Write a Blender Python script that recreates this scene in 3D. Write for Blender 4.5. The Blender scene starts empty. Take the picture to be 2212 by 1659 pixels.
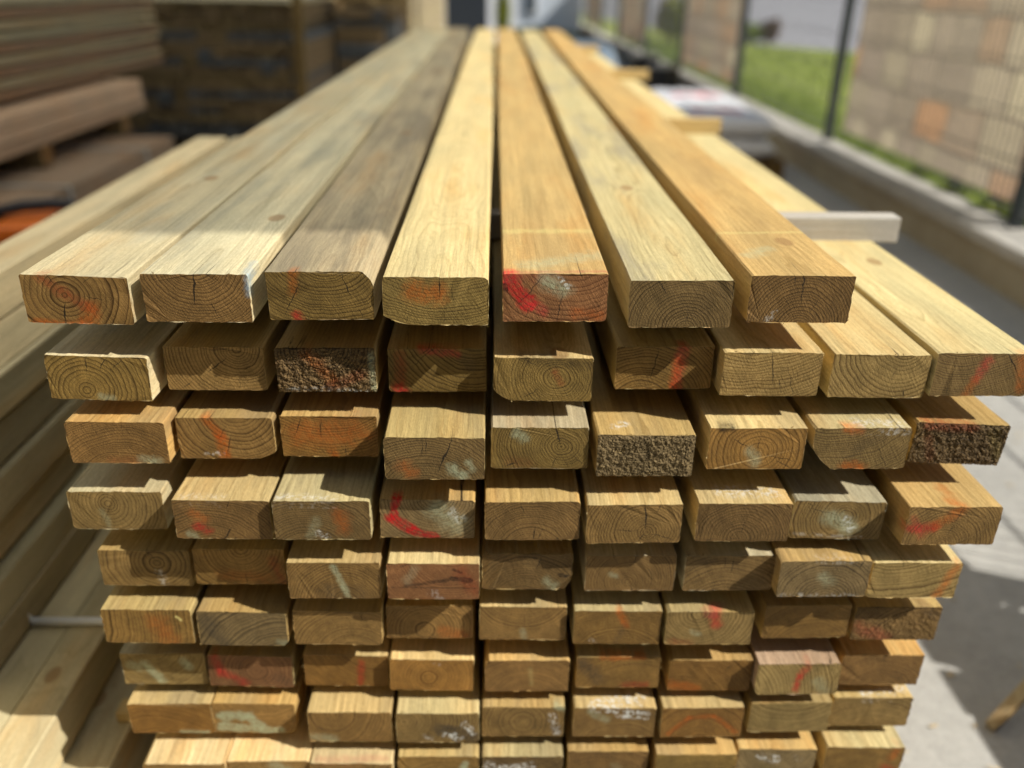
import bpy, bmesh, math, random
from mathutils import Vector, Matrix, noise as mnoise

random.seed(11)
R = math.radians
scene = bpy.context.scene

# ------------------------------------------------------------------ camera
cam_data = bpy.data.cameras.new('camera')
cam = bpy.data.objects.new('camera', cam_data)
scene.collection.objects.link(cam)
scene.camera = cam
cam_data.sensor_fit = 'HORIZONTAL'
cam_data.sensor_width = 36.0
cam_data.lens = 36.0 * 1832.28 / 2212.0
cam_data.clip_start = 0.02
cam_data.clip_end = 2000.0
FW = Vector((0.02525, 0.90298, -0.42894)); RT = Vector((0.99967, -0.02077, 0.01512)); UP = Vector((-0.00475, 0.42918, 0.90320))
cam.matrix_world = Matrix(((RT.x, UP.x, -FW.x, 0.0), (RT.y, UP.y, -FW.y, 0.0), (RT.z, UP.z, -FW.z, 0.25158), (0, 0, 0, 1)))
cam_data.dof.use_dof = True
cam_data.dof.focus_distance = 0.80
cam_data.dof.aperture_fstop = 2.2
cam_data.dof.aperture_blades = 0

# ------------------------------------------------------------------ sky, sun, exposure
SUN = Vector((0.97, -0.38, 1.0)).normalized()
world = bpy.data.worlds.new('World')
scene.world = world
world.use_nodes = True
wn = world.node_tree
sky = wn.nodes.new('ShaderNodeTexSky')
sky.sky_type = 'NISHITA'
sky.sun_disc = False
sky.sun_elevation = math.asin(SUN.z)
sky.sun_rotation = math.atan2(SUN.x, SUN.y)
bg = wn.nodes['Background']
bg.inputs['Strength'].default_value = 0.05
wn.links.new(sky.outputs['Color'], bg.inputs['Color'])
sun_data = bpy.data.lights.new('sun', 'SUN')
sun_data.energy = 5.0
sun_data.angle = R(0.55)
sun_data.color = (1.0, 0.955, 0.87)
sun = bpy.data.objects.new('sun', sun_data)
sun.rotation_euler = SUN.to_track_quat('Z', 'Y').to_euler()
sun.location = (6, -3, 8)
scene.collection.objects.link(sun)
scene.view_settings.view_transform = 'Standard'
scene.view_settings.look = 'None'
scene.view_settings.gamma = 1.0
scene.view_settings.exposure = 0.27
scene.cycles.use_denoising = True
scene.cycles.use_adaptive_sampling = True
scene.cycles.adaptive_threshold = 0.025
scene.cycles.max_bounces = 5
scene.cycles.diffuse_bounces = 3

C = scene.collection

# ------------------------------------------------------------------ node helper
class G:
    def __init__(self, tree): self.t = tree; self.n = tree.nodes; self.l = tree.links
    def put(self, sock, val):
        if val is None: return
        if hasattr(val, 'is_output') or isinstance(val, bpy.types.NodeSocket): self.l.new(val, sock)
        else:
            if sock.type == 'RGBA' and len(val) == 3: val = (*val, 1)
            sock.default_value = val
    def m(self, op, a, b=None, c=None, clamp=False):
        x = self.n.new('ShaderNodeMath'); x.operation = op; x.use_clamp = clamp
        for s, v in zip(x.inputs, (a, b, c)): self.put(s, v)
        return x.outputs[0]
    def v(self, op, a, b=None, scale=None):
        x = self.n.new('ShaderNodeVectorMath'); x.operation = op
        self.put(x.inputs[0], a)
        if b is not None: self.put(x.inputs[1], b)
        if scale is not None: self.put(x.inputs['Scale'], scale)
        return x.outputs['Value'] if op in ('LENGTH', 'DOT_PRODUCT', 'DISTANCE') else x.outputs['Vector']
    def xyz(self, a):
        x = self.n.new('ShaderNodeSeparateXYZ'); self.put(x.inputs[0], a); return x.outputs
    def vec(self, a, b, c):
        x = self.n.new('ShaderNodeCombineXYZ')
        for s, v in zip(x.inputs, (a, b, c)): self.put(s, v)
        return x.outputs[0]
    def noise(self, vec, scale=5.0, detail=2.0, rough=0.5, dist=0.0):
        x = self.n.new('ShaderNodeTexNoise')
        self.put(x.inputs['Vector'], vec); self.put(x.inputs['Scale'], scale)
        x.inputs['Detail'].default_value = detail; x.inputs['Roughness'].default_value = rough
        x.inputs['Distortion'].default_value = dist
        return x.outputs['Fac']
    def mr(self, val, a, b, c=0.0, d=1.0, smooth=True):
        x = self.n.new('ShaderNodeMapRange'); x.clamp = True
        x.interpolation_type = 'SMOOTHSTEP' if smooth else 'LINEAR'
        for s, v in zip(x.inputs[:5], (val, a, b, c, d)): self.put(s, v)
        return x.outputs[0]
    def mix(self, f, a, b, mode='MIX'):
        x = self.n.new('ShaderNodeMix'); x.data_type = 'RGBA'; x.blend_type = mode
        self.put(x.inputs[0], f); self.put(x.inputs[6], a); self.put(x.inputs[7], b)
        return x.outputs[2]
    def obj(self): return self.n.new('ShaderNodeTexCoord').outputs['Object']
    def bump(self, h, strength=0.5, dist=0.001):
        x = self.n.new('ShaderNodeBump'); self.put(x.inputs['Height'], h)
        x.inputs['Strength'].default_value = strength; x.inputs['Distance'].default_value = dist
        return x.outputs[0]

def new_mat(name):
    m = bpy.data.materials.new(name); m.use_nodes = True
    return m, G(m.node_tree), m.node_tree.nodes['Principled BSDF']

# ------------------------------------------------------------------ solid wood node group
def build_wood_group():
    t = bpy.data.node_groups.new('solid_wood', 'ShaderNodeTree')
    I = t.interface
    def inp(n, ty, d):
        s = I.new_socket(n, in_out='INPUT', socket_type=ty); s.default_value = d
    F = 'NodeSocketFloat'; Cc = 'NodeSocketColor'; V = 'NodeSocketVector'
    inp('Pith', V, (0, 0, 0)); inp('Slope', V, (0, 0, 0)); inp('Spacing', F, 0.003); inp('Seed', V, (0, 0, 0))
    inp('EndLight', Cc, (.3, .2, .1, 1)); inp('EndDark', Cc, (.1, .1, .1, 1))
    inp('SideLight', Cc, (.5, .4, .2, 1)); inp('SideDark', Cc, (.3, .2, .1, 1))
    inp('Dirt', F, 0.3); inp('DirtColor', Cc, (.12, .10, .07, 1)); inp('Knot', V, (0, 1, 0)); inp('KnotAmp', F, 0.0); inp('Wander', F, 0.02)
    for n, ty in (('Color', Cc), ('Height', F), ('QX', F), ('QZ', F), ('End', F), ('X', F), ('Y', F), ('Z', F), ('P', V), ('Late', F)):
        I.new_socket(n, in_out='OUTPUT', socket_type=ty)
    g = G(t)
    gi = t.nodes.new('NodeGroupInput').outputs; go = t.nodes.new('NodeGroupOutput').inputs
    p = g.obj(); x, y, z = g.xyz(p)
    ps = g.v('ADD', p, gi['Seed'])
    # wandering pith
    yv = g.v('ADD', g.vec(0.0, y, 0.0), gi['Seed'])
    n1 = g.noise(yv, 1.7, 1.0); n2 = g.noise(g.v('ADD', yv, (7.3, 2.1, 5.5)), 1.7, 1.0)
    sx, _, sz = g.xyz(gi['Slope']); px, _, pz = g.xyz(gi['Pith'])
    qx = g.m('SUBTRACT', x, g.m('ADD', px, g.m('MULTIPLY_ADD', y, sx, g.m('MULTIPLY', g.m('SUBTRACT', n1, 0.5), g.m('MULTIPLY', g.m('MINIMUM', y, 1.0), gi['Wander'])))))
    qz = g.m('SUBTRACT', z, g.m('ADD', pz, g.m('MULTIPLY_ADD', y, sz, g.m('MULTIPLY', g.m('SUBTRACT', n2, 0.5), g.m('MULTIPLY', g.m('MINIMUM', y, 1.0), gi['Wander'])))))
    r = g.v('LENGTH', g.vec(qx, 0.0, qz))
    wob = g.noise(g.v('MULTIPLY', ps, (26, 6, 26)), 1.0, 2.0)
    wob2 = g.noise(g.v('MULTIPLY', ps, (220, 22, 220)), 1.0, 2.0)
    r = g.m('ADD', r, g.m('MULTIPLY_ADD', g.m('SUBTRACT', wob, .5), 0.010, g.m('MULTIPLY', g.m('SUBTRACT', wob2, .5), 0.0011)))
    kx, ky, kr = g.xyz(gi['Knot'])
    dkx = g.m('SUBTRACT', x, kx); dky = g.m('SUBTRACT', y, ky)
    kd2 = g.m('ADD', g.m('POWER', g.m('DIVIDE', dkx, 0.020), 2.0), g.m('POWER', g.m('DIVIDE', dky, 0.034), 2.0))
    kg = g.m('MULTIPLY', g.m('EXPONENT', g.m('MULTIPLY', kd2, -1.0)), gi['KnotAmp'])
    r = g.m('ADD', r, kg)
    grow = g.noise(g.v('ADD', g.vec(g.m('MULTIPLY', r, 55.0), 0.0, 0.0), gi['Seed']), 1.0, 2.0)
    tt = g.m('ADD', g.m('DIVIDE', r, gi['Spacing']), g.m('MULTIPLY', grow, 3.6))
    fr = g.m('FRACT', tt)
    ringid = g.m('FLOOR', tt)
    rv = g.noise(g.v('ADD', g.vec(g.m('MULTIPLY', ringid, 0.73), 0.0, 0.0), gi['Seed']), 1.0, 1.0)
    late = g.m('MULTIPLY', g.m('POWER', fr, 3.4), g.mr(fr, 1.0, 0.94))
    late = g.m('MULTIPLY', late, g.mr(rv, 0.25, 0.7, 0.55, 1.35))
    # end mask from the geometry normal in object space
    nrm = t.nodes.new('ShaderNodeTexCoord').outputs['Normal']
    _, ny, _ = g.xyz(nrm)
    end = g.m('MAXIMUM', g.mr(g.m('ABSOLUTE', ny), 0.55, 0.8), g.m('LESS_THAN', y, -0.0011))
    fine = g.noise(g.v('MULTIPLY', ps, (900, 300, 900)), 1.0, 2.0, 0.7)
    med = g.noise(g.v('MULTIPLY', ps, (60, 60, 60)), 1.0, 4.0, 0.6)
    big = g.noise(g.v('MULTIPLY', ps, (22, 3, 22)), 1.0, 3.0, 0.6)
    fibre = g.noise(g.v('MULTIPLY', ps, (420, 9, 420)), 1.0, 3.0, 0.65)
    # medullary ray flecks on the end
    ang = g.m('ARCTAN2', qz, qx)
    rays = g.noise(g.vec(g.m('MULTIPLY', ang, 70.0), g.m('MULTIPLY', r, 45.0), 0.0), 1.0, 2.0)
    ec = g.mix(g.m('MULTIPLY', late, 1.25, clamp=True), gi['EndLight'], gi['EndDark'])
    ec = g.mix(g.mr(rays, 0.56, 0.75, 0, 0.45), ec, gi['EndDark'])
    ec = g.mix(0.75, ec, g.mix(med, (.36, .35, .32), (1.55, 1.52, 1.46)), 'MULTIPLY')
    ec = g.mix(0.8, ec, g.mix(fine, (.22, .20, .17), (1.75, 1.75, 1.72)), 'MULTIPLY')
    patch = g.noise(g.v('MULTIPLY', ps, (17, 17, 17)), 1.0, 3.0, 0.55)
    ec = g.mix(0.7, ec, g.mix(patch, (.42, .42, .36), (1.5, 1.45, 1.42)), 'MULTIPLY')
    saw = g.noise(g.vec(g.m('MULTIPLY', g.m('ADD', g.m('MULTIPLY', x, .86), g.m('MULTIPLY', z, .5)), 620.0), g.m('MULTIPLY', g.m('SUBTRACT', g.m('MULTIPLY', z, .86), g.m('MULTIPLY', x, .5)), 26.0), sx), 1.0, 2.0, .6)
    ec = g.mix(0.55, ec, g.mix(saw, (.45, .43, .38), (1.5, 1.5, 1.48)), 'MULTIPLY')
    sc = g.mix(g.m('MULTIPLY', late, 0.55, clamp=True), gi['SideLight'], gi['SideDark'])
    sc = g.mix(0.6, sc, g.mix(fibre, (.46, .43, .36), (1.45, 1.44, 1.42)), 'MULTIPLY')
    sc = g.mix(0.6, sc, g.mix(big, (.58, .55, .48), (1.34, 1.34, 1.33)), 'MULTIPLY')
    hp = g.noise(g.v('MULTIPLY', g.v('ADD', ps, (3.1, 8.2, 1.7)), (16, 2.6, 16)), 1.0, 4.0, 0.6)
    sc = g.mix(g.mr(hp, .46, .70, 0, .55), sc, g.mix(1.0, sc, (.74, .80, .86), 'MULTIPLY'))
    sc = g.mix(g.mr(hp, .50, .28, 0, .65), sc, g.mix(1.0, sc, (1.0, .78, .56), 'MULTIPLY'))
    fuzz = g.noise(g.v('MULTIPLY', ps, (520, 170, 520)), 1.0, 3.0, 0.7)
    sc = g.mix(.55, sc, g.mix(fuzz, (.42, .40, .36), (1.52, 1.52, 1.5)), 'MULTIPLY')
    dm = g.mr(g.noise(g.v('MULTIPLY', ps, (13, 2.3, 13)), 1.0, 5.0, 0.65), 0.47, 0.68)
    dm = g.m('MULTIPLY', g.m('MULTIPLY', dm, g.mr(fibre, .2, .75, .5, 1.0)), gi['Dirt'])
    sc = g.mix(dm, sc, gi['DirtColor'])
    km = g.m('MULTIPLY', g.mr(kd2, 0.30, 0.14), g.m('GREATER_THAN', gi['KnotAmp'], 0.0))
    kcol = g.mix(g.m('FRACT', g.m('MULTIPLY', g.m('SQRT', kd2), 14.0)), (.20, .10, .035), (.36, .21, .08))
    topm = g.m('GREATER_THAN', z, 0.0)
    sc = g.mix(g.m('MULTIPLY', g.m('MULTIPLY', km, topm), g.mr(gi['KnotAmp'], .008, .012, .65, .12)), sc, kcol)
    col = g.mix(end, sc, ec)
    h = g.m('ADD', g.m('MULTIPLY', fine, 0.7), g.m('ADD', g.m('MULTIPLY', saw, .6), g.m('MULTIPLY', med, 0.6)))
    hs = g.m('ADD', g.m('MULTIPLY', fuzz, .5), g.m('MULTIPLY', fibre, 0.5))
    hh = g.m('ADD', g.m('MULTIPLY', h, end), g.m('MULTIPLY', hs, g.m('SUBTRACT', 1.0, end)))
    for k, s in (('Color', col), ('Height', hh), ('QX', qx), ('QZ', qz), ('End', end), ('X', x), ('Y', y), ('Z', z), ('P', ps), ('Late', late)):
        t.links.new(s, go[k])
    return t
WOOD = build_wood_group()

PAL = {'or': (.44, .125, .014), 'rd': (.44, .020, .024), 'pk': (.44, .07, .06), 'mint': (.40, .43, .27), 'wh': (.66, .66, .61),
       'bk': (.010, .007, .005), 'bl': (.27, .38, .45), 'gr': (.06, .055, .045), 'rb': (.25, .065, .025), 'ol': (.18, .16, .05), 'yl': (.62, .53, .20)}
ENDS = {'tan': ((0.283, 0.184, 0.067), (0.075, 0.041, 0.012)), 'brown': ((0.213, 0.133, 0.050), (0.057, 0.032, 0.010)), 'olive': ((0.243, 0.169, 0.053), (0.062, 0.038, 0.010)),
        'pale': ((0.356, 0.248, 0.094), (0.114, 0.065, 0.020)), 'dark': ((.150, .105, .050), (.036, .023, .011)), 'dark_old': ((0.059, 0.032, 0.014), (0.018, 0.009, 0.004)), 'rose': ((0.277, 0.135, 0.058), (0.099, 0.039, 0.014)), 'honey': ((0.277, 0.160, 0.046), (0.081, 0.041, 0.009)),
        'soot': ((.200, .152, .080), (.070, .050, .024)), 'soot_old': ((0.085, 0.061, 0.047), (0.040, 0.027, 0.013)), 'grey': ((0.223, 0.167, 0.083), (0.055, 0.039, 0.019))}
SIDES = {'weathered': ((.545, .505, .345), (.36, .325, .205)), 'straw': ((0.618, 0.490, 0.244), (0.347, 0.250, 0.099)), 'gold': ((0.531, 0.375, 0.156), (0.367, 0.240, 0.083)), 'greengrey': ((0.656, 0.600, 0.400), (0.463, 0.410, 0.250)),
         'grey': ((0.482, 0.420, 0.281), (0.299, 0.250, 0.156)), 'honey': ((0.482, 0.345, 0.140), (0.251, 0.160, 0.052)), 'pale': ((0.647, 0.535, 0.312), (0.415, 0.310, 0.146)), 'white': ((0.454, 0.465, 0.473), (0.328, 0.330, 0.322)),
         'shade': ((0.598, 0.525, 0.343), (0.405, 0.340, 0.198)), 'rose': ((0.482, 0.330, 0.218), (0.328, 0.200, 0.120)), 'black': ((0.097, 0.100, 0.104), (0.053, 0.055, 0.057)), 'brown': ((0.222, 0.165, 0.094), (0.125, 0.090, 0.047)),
         'umber': ((0.289, 0.160, 0.057), (0.164, 0.085, 0.031)), 'khaki': ((0.425, 0.375, 0.244), (0.222, 0.190, 0.114))}

def wood_material(name, pith=(0, -40), spacing=3.0, end='tan', side='honey', dirt=0.25, dirtcol=(.15, .125, .085), seed=None, knot=None, slope=(0, 0),
                  stains=(), cracks=(), end_bump=0.9, shift=1.0, topstains=(), wander=.018):
    m, g, b = new_mat(name)
    gn = g.n.new('ShaderNodeGroup'); gn.node_tree = WOOD
    sd = seed if seed is not None else random.random() * 50
    rr = random.Random(int(sd * 977))
    k = shift * rr.uniform(.84, 1.2)
    wm = rr.uniform(-.06, .09)
    def tint(c): return (min(c[0] * k * (1 + wm), .9), min(c[1] * k, .9), min(c[2] * k * (1 - wm), .9), 1)
    s = gn.inputs
    s['Pith'].default_value = (pith[0] / 1000, 0, pith[1] / 1000)
    s['Slope'].default_value = (slope[0], 0, slope[1])
    s['Spacing'].default_value = spacing / 1000
    s['Seed'].default_value = (sd, sd * .37, sd * 1.7)
    s['EndLight'].default_value = tint(ENDS[end][0]); s['EndDark'].default_value = tint(ENDS[end][1])
    s['SideLight'].default_value = tint(SIDES[side][0]); s['SideDark'].default_value = tint(SIDES[side][1])
    s['Dirt'].default_value = dirt; s['DirtColor'].default_value = (*dirtcol, 1)
    s['Wander'].default_value = wander
    if knot: s['Knot'].default_value = (knot[0] / 1000, knot[1] / 1000, 0); s['KnotAmp'].default_value = knot[2] / 1000
    o = gn.outputs
    col = o['Color']; hgt = o['Height']
    pv = g.vec(o['X'], 0.0, o['Z'])
    nz = None
    if stains or topstains:
        nz = g.noise(g.v('MULTIPLY', o['P'], (70, 70, 70)), 1.0, 5.0, 0.65)
        nf = g.noise(g.v('MULTIPLY', o['P'], (240, 240, 240)), 1.0, 4.0, 0.7)
    def capsule(pvec, a, c, w, colour, st, fade, shape):
        ba = Vector(c) - Vector(a); L2 = max(ba.length_squared, 1e-9)
        pa = g.v('SUBTRACT', pvec, a)
        hh = g.m('DIVIDE', g.m('DOT_PRODUCT' if 0 else 'MULTIPLY', g.v('DOT_PRODUCT', pa, tuple(ba)), 1.0), L2, clamp=True)
        d = g.v('LENGTH', g.v('SUBTRACT', pa, g.v('SCALE', tuple(ba), scale=hh)))
        d = g.m('ADD', d, g.m('MULTIPLY', g.m('SUBTRACT', nz, .5), w * 1.7))
        mk = g.mr(d, w * (.45 if st >= .9 else .10), w * (.95 if st >= .9 else 1.15), 1.0, 0.0)
        if shape == 'fleck': mk = g.m('MULTIPLY', mk, g.mr(nf, .46, .60))
        else: mk = g.m('MULTIPLY', mk, g.mr(nf, .30, .62, .30, 1.0))
        mk = g.m('MULTIPLY', mk, st)
        if fade is not None: mk = g.m('MULTIPLY', mk, fade)
        return mk
    if stains:
        fade = g.mr(o['Y'], 0.004, 0.022, 1.0, 0.0)
        for (x0, z0, x1, z1, w, cname, st) in stains:
            mk = capsule(pv, (x0 / 1000, 0, z0 / 1000), (x1 / 1000, 0, z1 / 1000), w / 1000, PAL[cname], st, fade, 'fleck' if cname in ('wh',) else 'soft')
            mk = g.m('MULTIPLY', mk, g.mr(o['Late'], 0.2, 1.0, 1.0, 0.45))
            if cname in ('mint', 'wh', 'bk', 'bl', 'yl'): tgt = PAL[cname]
            else: tgt = g.mix(.48, g.mix(1.0, col, tuple(min(4.0, v * 4.2) for v in PAL[cname]), 'MULTIPLY'), PAL[cname])
            col = g.mix(mk, col, tgt)
    if topstains:
        pt = g.vec(o['X'], o['Y'], 0.0)
        tm = g.m('GREATER_THAN', o['Z'], 0.015)
        for (x0, y0, x1, y1, w, cname, st) in topstains:
            mk = capsule(pt, (x0 / 1000, y0 / 1000, 0), (x1 / 1000, y1 / 1000, 0), w / 1000, PAL[cname], st, tm, 'fleck' if cname == 'wh' else 'soft')
            col = g.mix(mk, col, PAL[cname])
    for (deg, r0, r1, w, yl) in cracks:
        ca, sa = math.cos(R(deg)), math.sin(R(deg))
        al = g.m('ADD', g.m('MULTIPLY', o['QX'], ca), g.m('MULTIPLY', o['QZ'], sa))
        wig = g.m('MULTIPLY', g.m('SUBTRACT', g.noise(g.v('MULTIPLY', g.v('ADD', o['P'], (deg, 0, 0)), (130, 8, 130)), 1.0, 2.0), .5), 0.0050)
        pe = g.m('ABSOLUTE', g.m('ADD', wig, g.m('SUBTRACT', g.m('MULTIPLY', o['QZ'], ca), g.m('MULTIPLY', o['QX'], sa))))
        mid, half = (r0 + r1) / 2000, abs(r1 - r0) / 2000
        tap = g.m('SUBTRACT', 1.0, g.m('POWER', g.m('DIVIDE', g.m('ABSOLUTE', g.m('SUBTRACT', al, mid)), half), 2.0), clamp=True)
        wd = g.m('MULTIPLY', g.m('MULTIPLY', tap, w * 1.35 / 1000), g.mr(o['Y'], 0.0, yl / 1000, 1.0, 0.0, smooth=False))
        mk = g.mr(g.m('SUBTRACT', pe, wd), -0.00022, 0.00012, 1.0, 0.0)
        mk = g.m('MULTIPLY', mk, g.m('GREATER_THAN', wd, 0.00005))
        col = g.mix(g.m('MULTIPLY', mk, .93), col, (.018, .012, .007))
    g.l.new(gn.outputs['Color'] if col is o['Color'] else col, b.inputs['Base Color'])
    b.inputs['Roughness'].default_value = 0.72
    b.inputs['Specular IOR Level'].default_value = 0.22
    g.l.new(g.bump(hgt, end_bump, 0.0009), b.inputs['Normal'])
    return m

# ------------------------------------------------------------------ object helpers
def tag(o, label=None, cat=None, group=None, kind=None):
    if label: o['label'] = label
    if cat: o['category'] = cat
    if group: o['group'] = group
    if kind: o['kind'] = kind
    return o

def mesh_obj(name, bm, mat=None, parent=None, smooth=False):
    me = bpy.data.meshes.new(name)
    bm.normal_update(); bm.to_mesh(me); bm.free()
    if smooth:
        for p in me.polygons: p.use_smooth = True
    if mat: me.materials.append(mat)
    o = bpy.data.objects.new(name, me); C.objects.link(o)
    if parent: o.parent = parent
    return o

def empty(name, loc=(0, 0, 0), rz=0.0):
    o = bpy.data.objects.new(name, None); C.objects.link(o); o.location = loc; o.rotation_euler = (0, 0, rz)
    o.empty_display_size = 0.1
    return o

def add_box(bm, x0, x1, y0, y1, z0, z1, bevel=0.0):
    vs = [bm.verts.new((x, y, z)) for x in (x0, x1) for y in (y0, y1) for z in (z0, z1)]
    fs = []
    for f in ((0, 1, 3, 2), (4, 6, 7, 5), (0, 4, 5, 1), (2, 3, 7, 6), (0, 2, 6, 4), (1, 5, 7, 3)):
        fs.append(bm.faces.new([vs[i] for i in f]))
    if bevel > 0:
        es = list({e for f in fs for e in f.edges})
        bmesh.ops.bevel(bm, geom=es, offset=bevel, segments=2, affect='EDGES', profile=0.6)
    return vs

def add_tube(bm, pts, rad, n=8, cap=True):
    rings = []
    pts = [Vector(p) for p in pts]
    for i, p in enumerate(pts):
        d = (pts[min(i + 1, len(pts) - 1)] - pts[max(i - 1, 0)]).normalized()
        a = d.cross(Vector((0.31, 0.17, 0.93))).normalized(); b2 = d.cross(a)
        r = rad[i] if isinstance(rad, (list, tuple)) else rad
        rings.append([bm.verts.new(p + (a * math.cos(t) + b2 * math.sin(t)) * r) for t in [2 * math.pi * k / n for k in range(n)]])
    for i in range(len(rings) - 1):
        for k in range(n):
            bm.faces.new((rings[i][k], rings[i][(k + 1) % n], rings[i + 1][(k + 1) % n], rings[i + 1][k]))
    if cap:
        bm.faces.new(rings[0][::-1]); bm.faces.new(rings[-1])

# timber: front end at y=0, local centre of the end at the origin
def timber_mesh(w, h, length, rng, wane=None, ragged=1.0, rough=0.0, loops=None, bow=0.0, step=0.004):
    wane = wane or {}
    a, c = w / 2, h / 2
    pts = []
    def corner(name, cx, cz, sx, sz):
        if name in wane:
            dx, dz = wane[name]; dx /= 1000; dz /= 1000
        else:
            dx = rng.uniform(.0006, .0022); dz = rng.uniform(.0006, .0022)
            if rng.random() < .12: dx *= 2.0; dz *= 1.7
        return (cx + sx * dx, cz), (cx, cz + sz * dz)
    # counter-clockwise in x,z seen from the front (-y)
    br_h, br_v = corner('BR', a, -c, -1, 1); tr_h, tr_v = corner('TR', a, c, -1, -1)
    tl_h, tl_v = corner('TL', -a, c, 1, -1); bl_h, bl_v = corner('BL', -a, -c, 1, 1)
    key = [br_v, tr_v, tr_h, tl_h, tl_v, bl_v, bl_h, br_h]
    out = []
    for i in range(8):
        p, q = Vector(key[i]), Vector(key[(i + 1) % 8])
        L = (q - p).length; n = max(1, int(L / step))
        nn = Vector((q.y - p.y, -(q.x - p.x))).normalized() if L > 0 else Vector((0, 0))
        bulge = 0.0
        if i in (1, 3, 5, 7) and L > 0.008: bulge = L * rng.uniform(.03, .09)
        for k in range(n):
            t = k / n
            out.append(p.lerp(q, t) + nn * (bulge * 4 * t * (1 - t)))
    N = len(out)
    sd = rng.uniform(0, 100)
    ys = loops or [0.0, 0.0025, 0.007, 0.016, 0.035, 0.07, 0.13, 0.22, 0.36, 0.56, 0.85, 1.3, 1.9, 2.6, 3.4]
    ys = [y for y in ys if y < length - .05] + [length]
    bm = bmesh.new(); rings = []
    for j, y in enumerate(ys):
        ring = []
        for i, p in enumerate(out):
            amp = (0.00075 if y < .02 else 0.0005) * ragged
            nx = mnoise.noise(Vector((p.x * 260 + sd, p.y * 260, y * 30))) * amp
            nz = mnoise.noise(Vector((p.x * 260, p.y * 260 + sd, y * 30 + 9))) * amp
            jx = rng.uniform(-1, 1) * (.00022 if j < 2 else .00010) * ragged
            yy = y
            if j == 0: yy += rng.uniform(-.0005, .0005) * ragged + mnoise.noise(Vector((p.x * 90 + sd, p.y * 90, 0))) * .0008
            bz = bow * (y / length) * (1 - y / length) * 4
            bx = 0.004 * mnoise.noise(Vector((sd, y * .5, 0))) * min(1, y)
            ring.append(bm.verts.new((p.x + nx + jx + bx, yy, p.y + nz + jx * .7 + bz)))
        rings.append(ring)
    for j in range(len(rings) - 1):
        for i in range(N):
            bm.faces.new((rings[j][i], rings[j][(i + 1) % N], rings[j + 1][(i + 1) % N], rings[j + 1][i]))
    bm.faces.new(rings[0][::-1]); bm.faces.new(rings[-1])
    # torn fibres along the cut edge
    for k in range(int(16 * ragged)):
        i = rng.randrange(N); p = out[i]
        d = Vector((rng.uniform(-1, 1), rng.uniform(-1.2, .2), rng.uniform(-1, 1))).normalized() * rng.uniform(.0012, .0038)
        b0 = Vector((p.x, .0008, p.y)); s = rng.uniform(.0002, .0005)
        v = [bm.verts.new(b0 + Vector((s, 0, 0))), bm.verts.new(b0 + Vector((-s, .0004, s))), bm.verts.new(b0 + Vector((-s, 0, -s))), bm.verts.new(b0 + d)]
        for f in ((0, 1, 3), (1, 2, 3), (2, 0, 3)): bm.faces.new([v[q] for q in f])
    if rough > 0:      # chainsawn, torn end: a real relief in front of the cut
        nx_, nz_ = 96, 48; gv = {}
        for ix in range(nx_ + 1):
            for iz in range(nz_ + 1):
                fx = ix / nx_ * 2 - 1; fz = iz / nz_ * 2 - 1
                X = fx * (a - .0002); Z = fz * (c - .0002)
                e = min(1, (1 - abs(fx)) * 12, (1 - abs(fz)) * 6)
                q = Vector((X * 210 + sd, Z * 210, 3))
                hgt = (mnoise.noise(q) * .7 + mnoise.noise(q * 2.7) * .6 + mnoise.noise(q * .35) * .5 + rng.uniform(-.3, .3)) * rough
                gv[ix, iz] = bm.verts.new((X + rng.uniform(-.0003, .0003), -.0006 - (hgt + rough * .8) * (0.7 + .3 * e), Z + rng.uniform(-.0003, .0003)))
        for ix in range(nx_):
            for iz in range(nz_):
                bm.faces.new((gv[ix, iz], gv[ix + 1, iz], gv[ix + 1, iz + 1], gv[ix, iz + 1]))
    return bm

# ------------------------------------------------------------------ the setting
ZG = -0.91
def concrete_mat(name, base, dark, scale=1.0, rough=0.9, bump=0.4):
    m, g, b = new_mat(name)
    p = g.obj()
    n1 = g.noise(p, 1.3 * scale, 5, .6); n2 = g.noise(p, 38 * scale, 4, .7); n3 = g.noise(p, 260 * scale, 3, .7)
    c = g.mix(g.mr(n1, .3, .7), base, dark)
    c = g.mix(.65, c, g.mix(n2, (.55, .55, .55), (1.4, 1.4, 1.4)), 'MULTIPLY')
    c = g.mix(.55, c, g.mix(n3, (.45, .45, .45), (1.5, 1.5, 1.5)), 'MULTIPLY')
    g.l.new(c, b.inputs['Base Color']); b.inputs['Roughness'].default_value = rough; b.inputs['Specular IOR Level'].default_value = .2
    g.l.new(g.bump(g.m('ADD', n2, n3), bump, .004), b.inputs['Normal'])
    return m
M_ground = concrete_mat('yard_concrete', (.44, .43, .40), (.36, .35, .325))
M_wall = concrete_mat('wall_render', (.45, .40, .29), (.36, .31, .22), 2.0)
M_coping = concrete_mat('coping_stone', (.50, .475, .43), (.38, .355, .31), 2.0)
M_road = concrete_mat('road_asphalt', (.34, .34, .36), (.30, .30, .32), .5)

def simple(name, col, rough=.6, metal=0.0, var=.25, scale=8.0):
    m, g, b = new_mat(name)
    n = g.noise(g.obj(), scale, 4, .6)
    g.l.new(g.mix(var, (*col, 1), g.mix(n, (.4, .4, .4), (1.6, 1.6, 1.6)), 'MULTIPLY'), b.inputs['Base Color'])
    b.inputs['Roughness'].default_value = rough; b.inputs['Metallic'].default_value = metal
    return m

bm = bmesh.new()
for v in ((-120, -60), (120, -60), (120, 240), (-120, 240)): bm.verts.new((v[0], v[1], ZG))
bm.faces.new(bm.verts[:] if hasattr(bm.verts, 'ensure_lookup_table') and not bm.verts.ensure_lookup_table() else bm.verts)
tag(mesh_obj('ground', bm, M_ground), 'light grey concrete yard ground under the stacks', 'ground', kind='structure')

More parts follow.
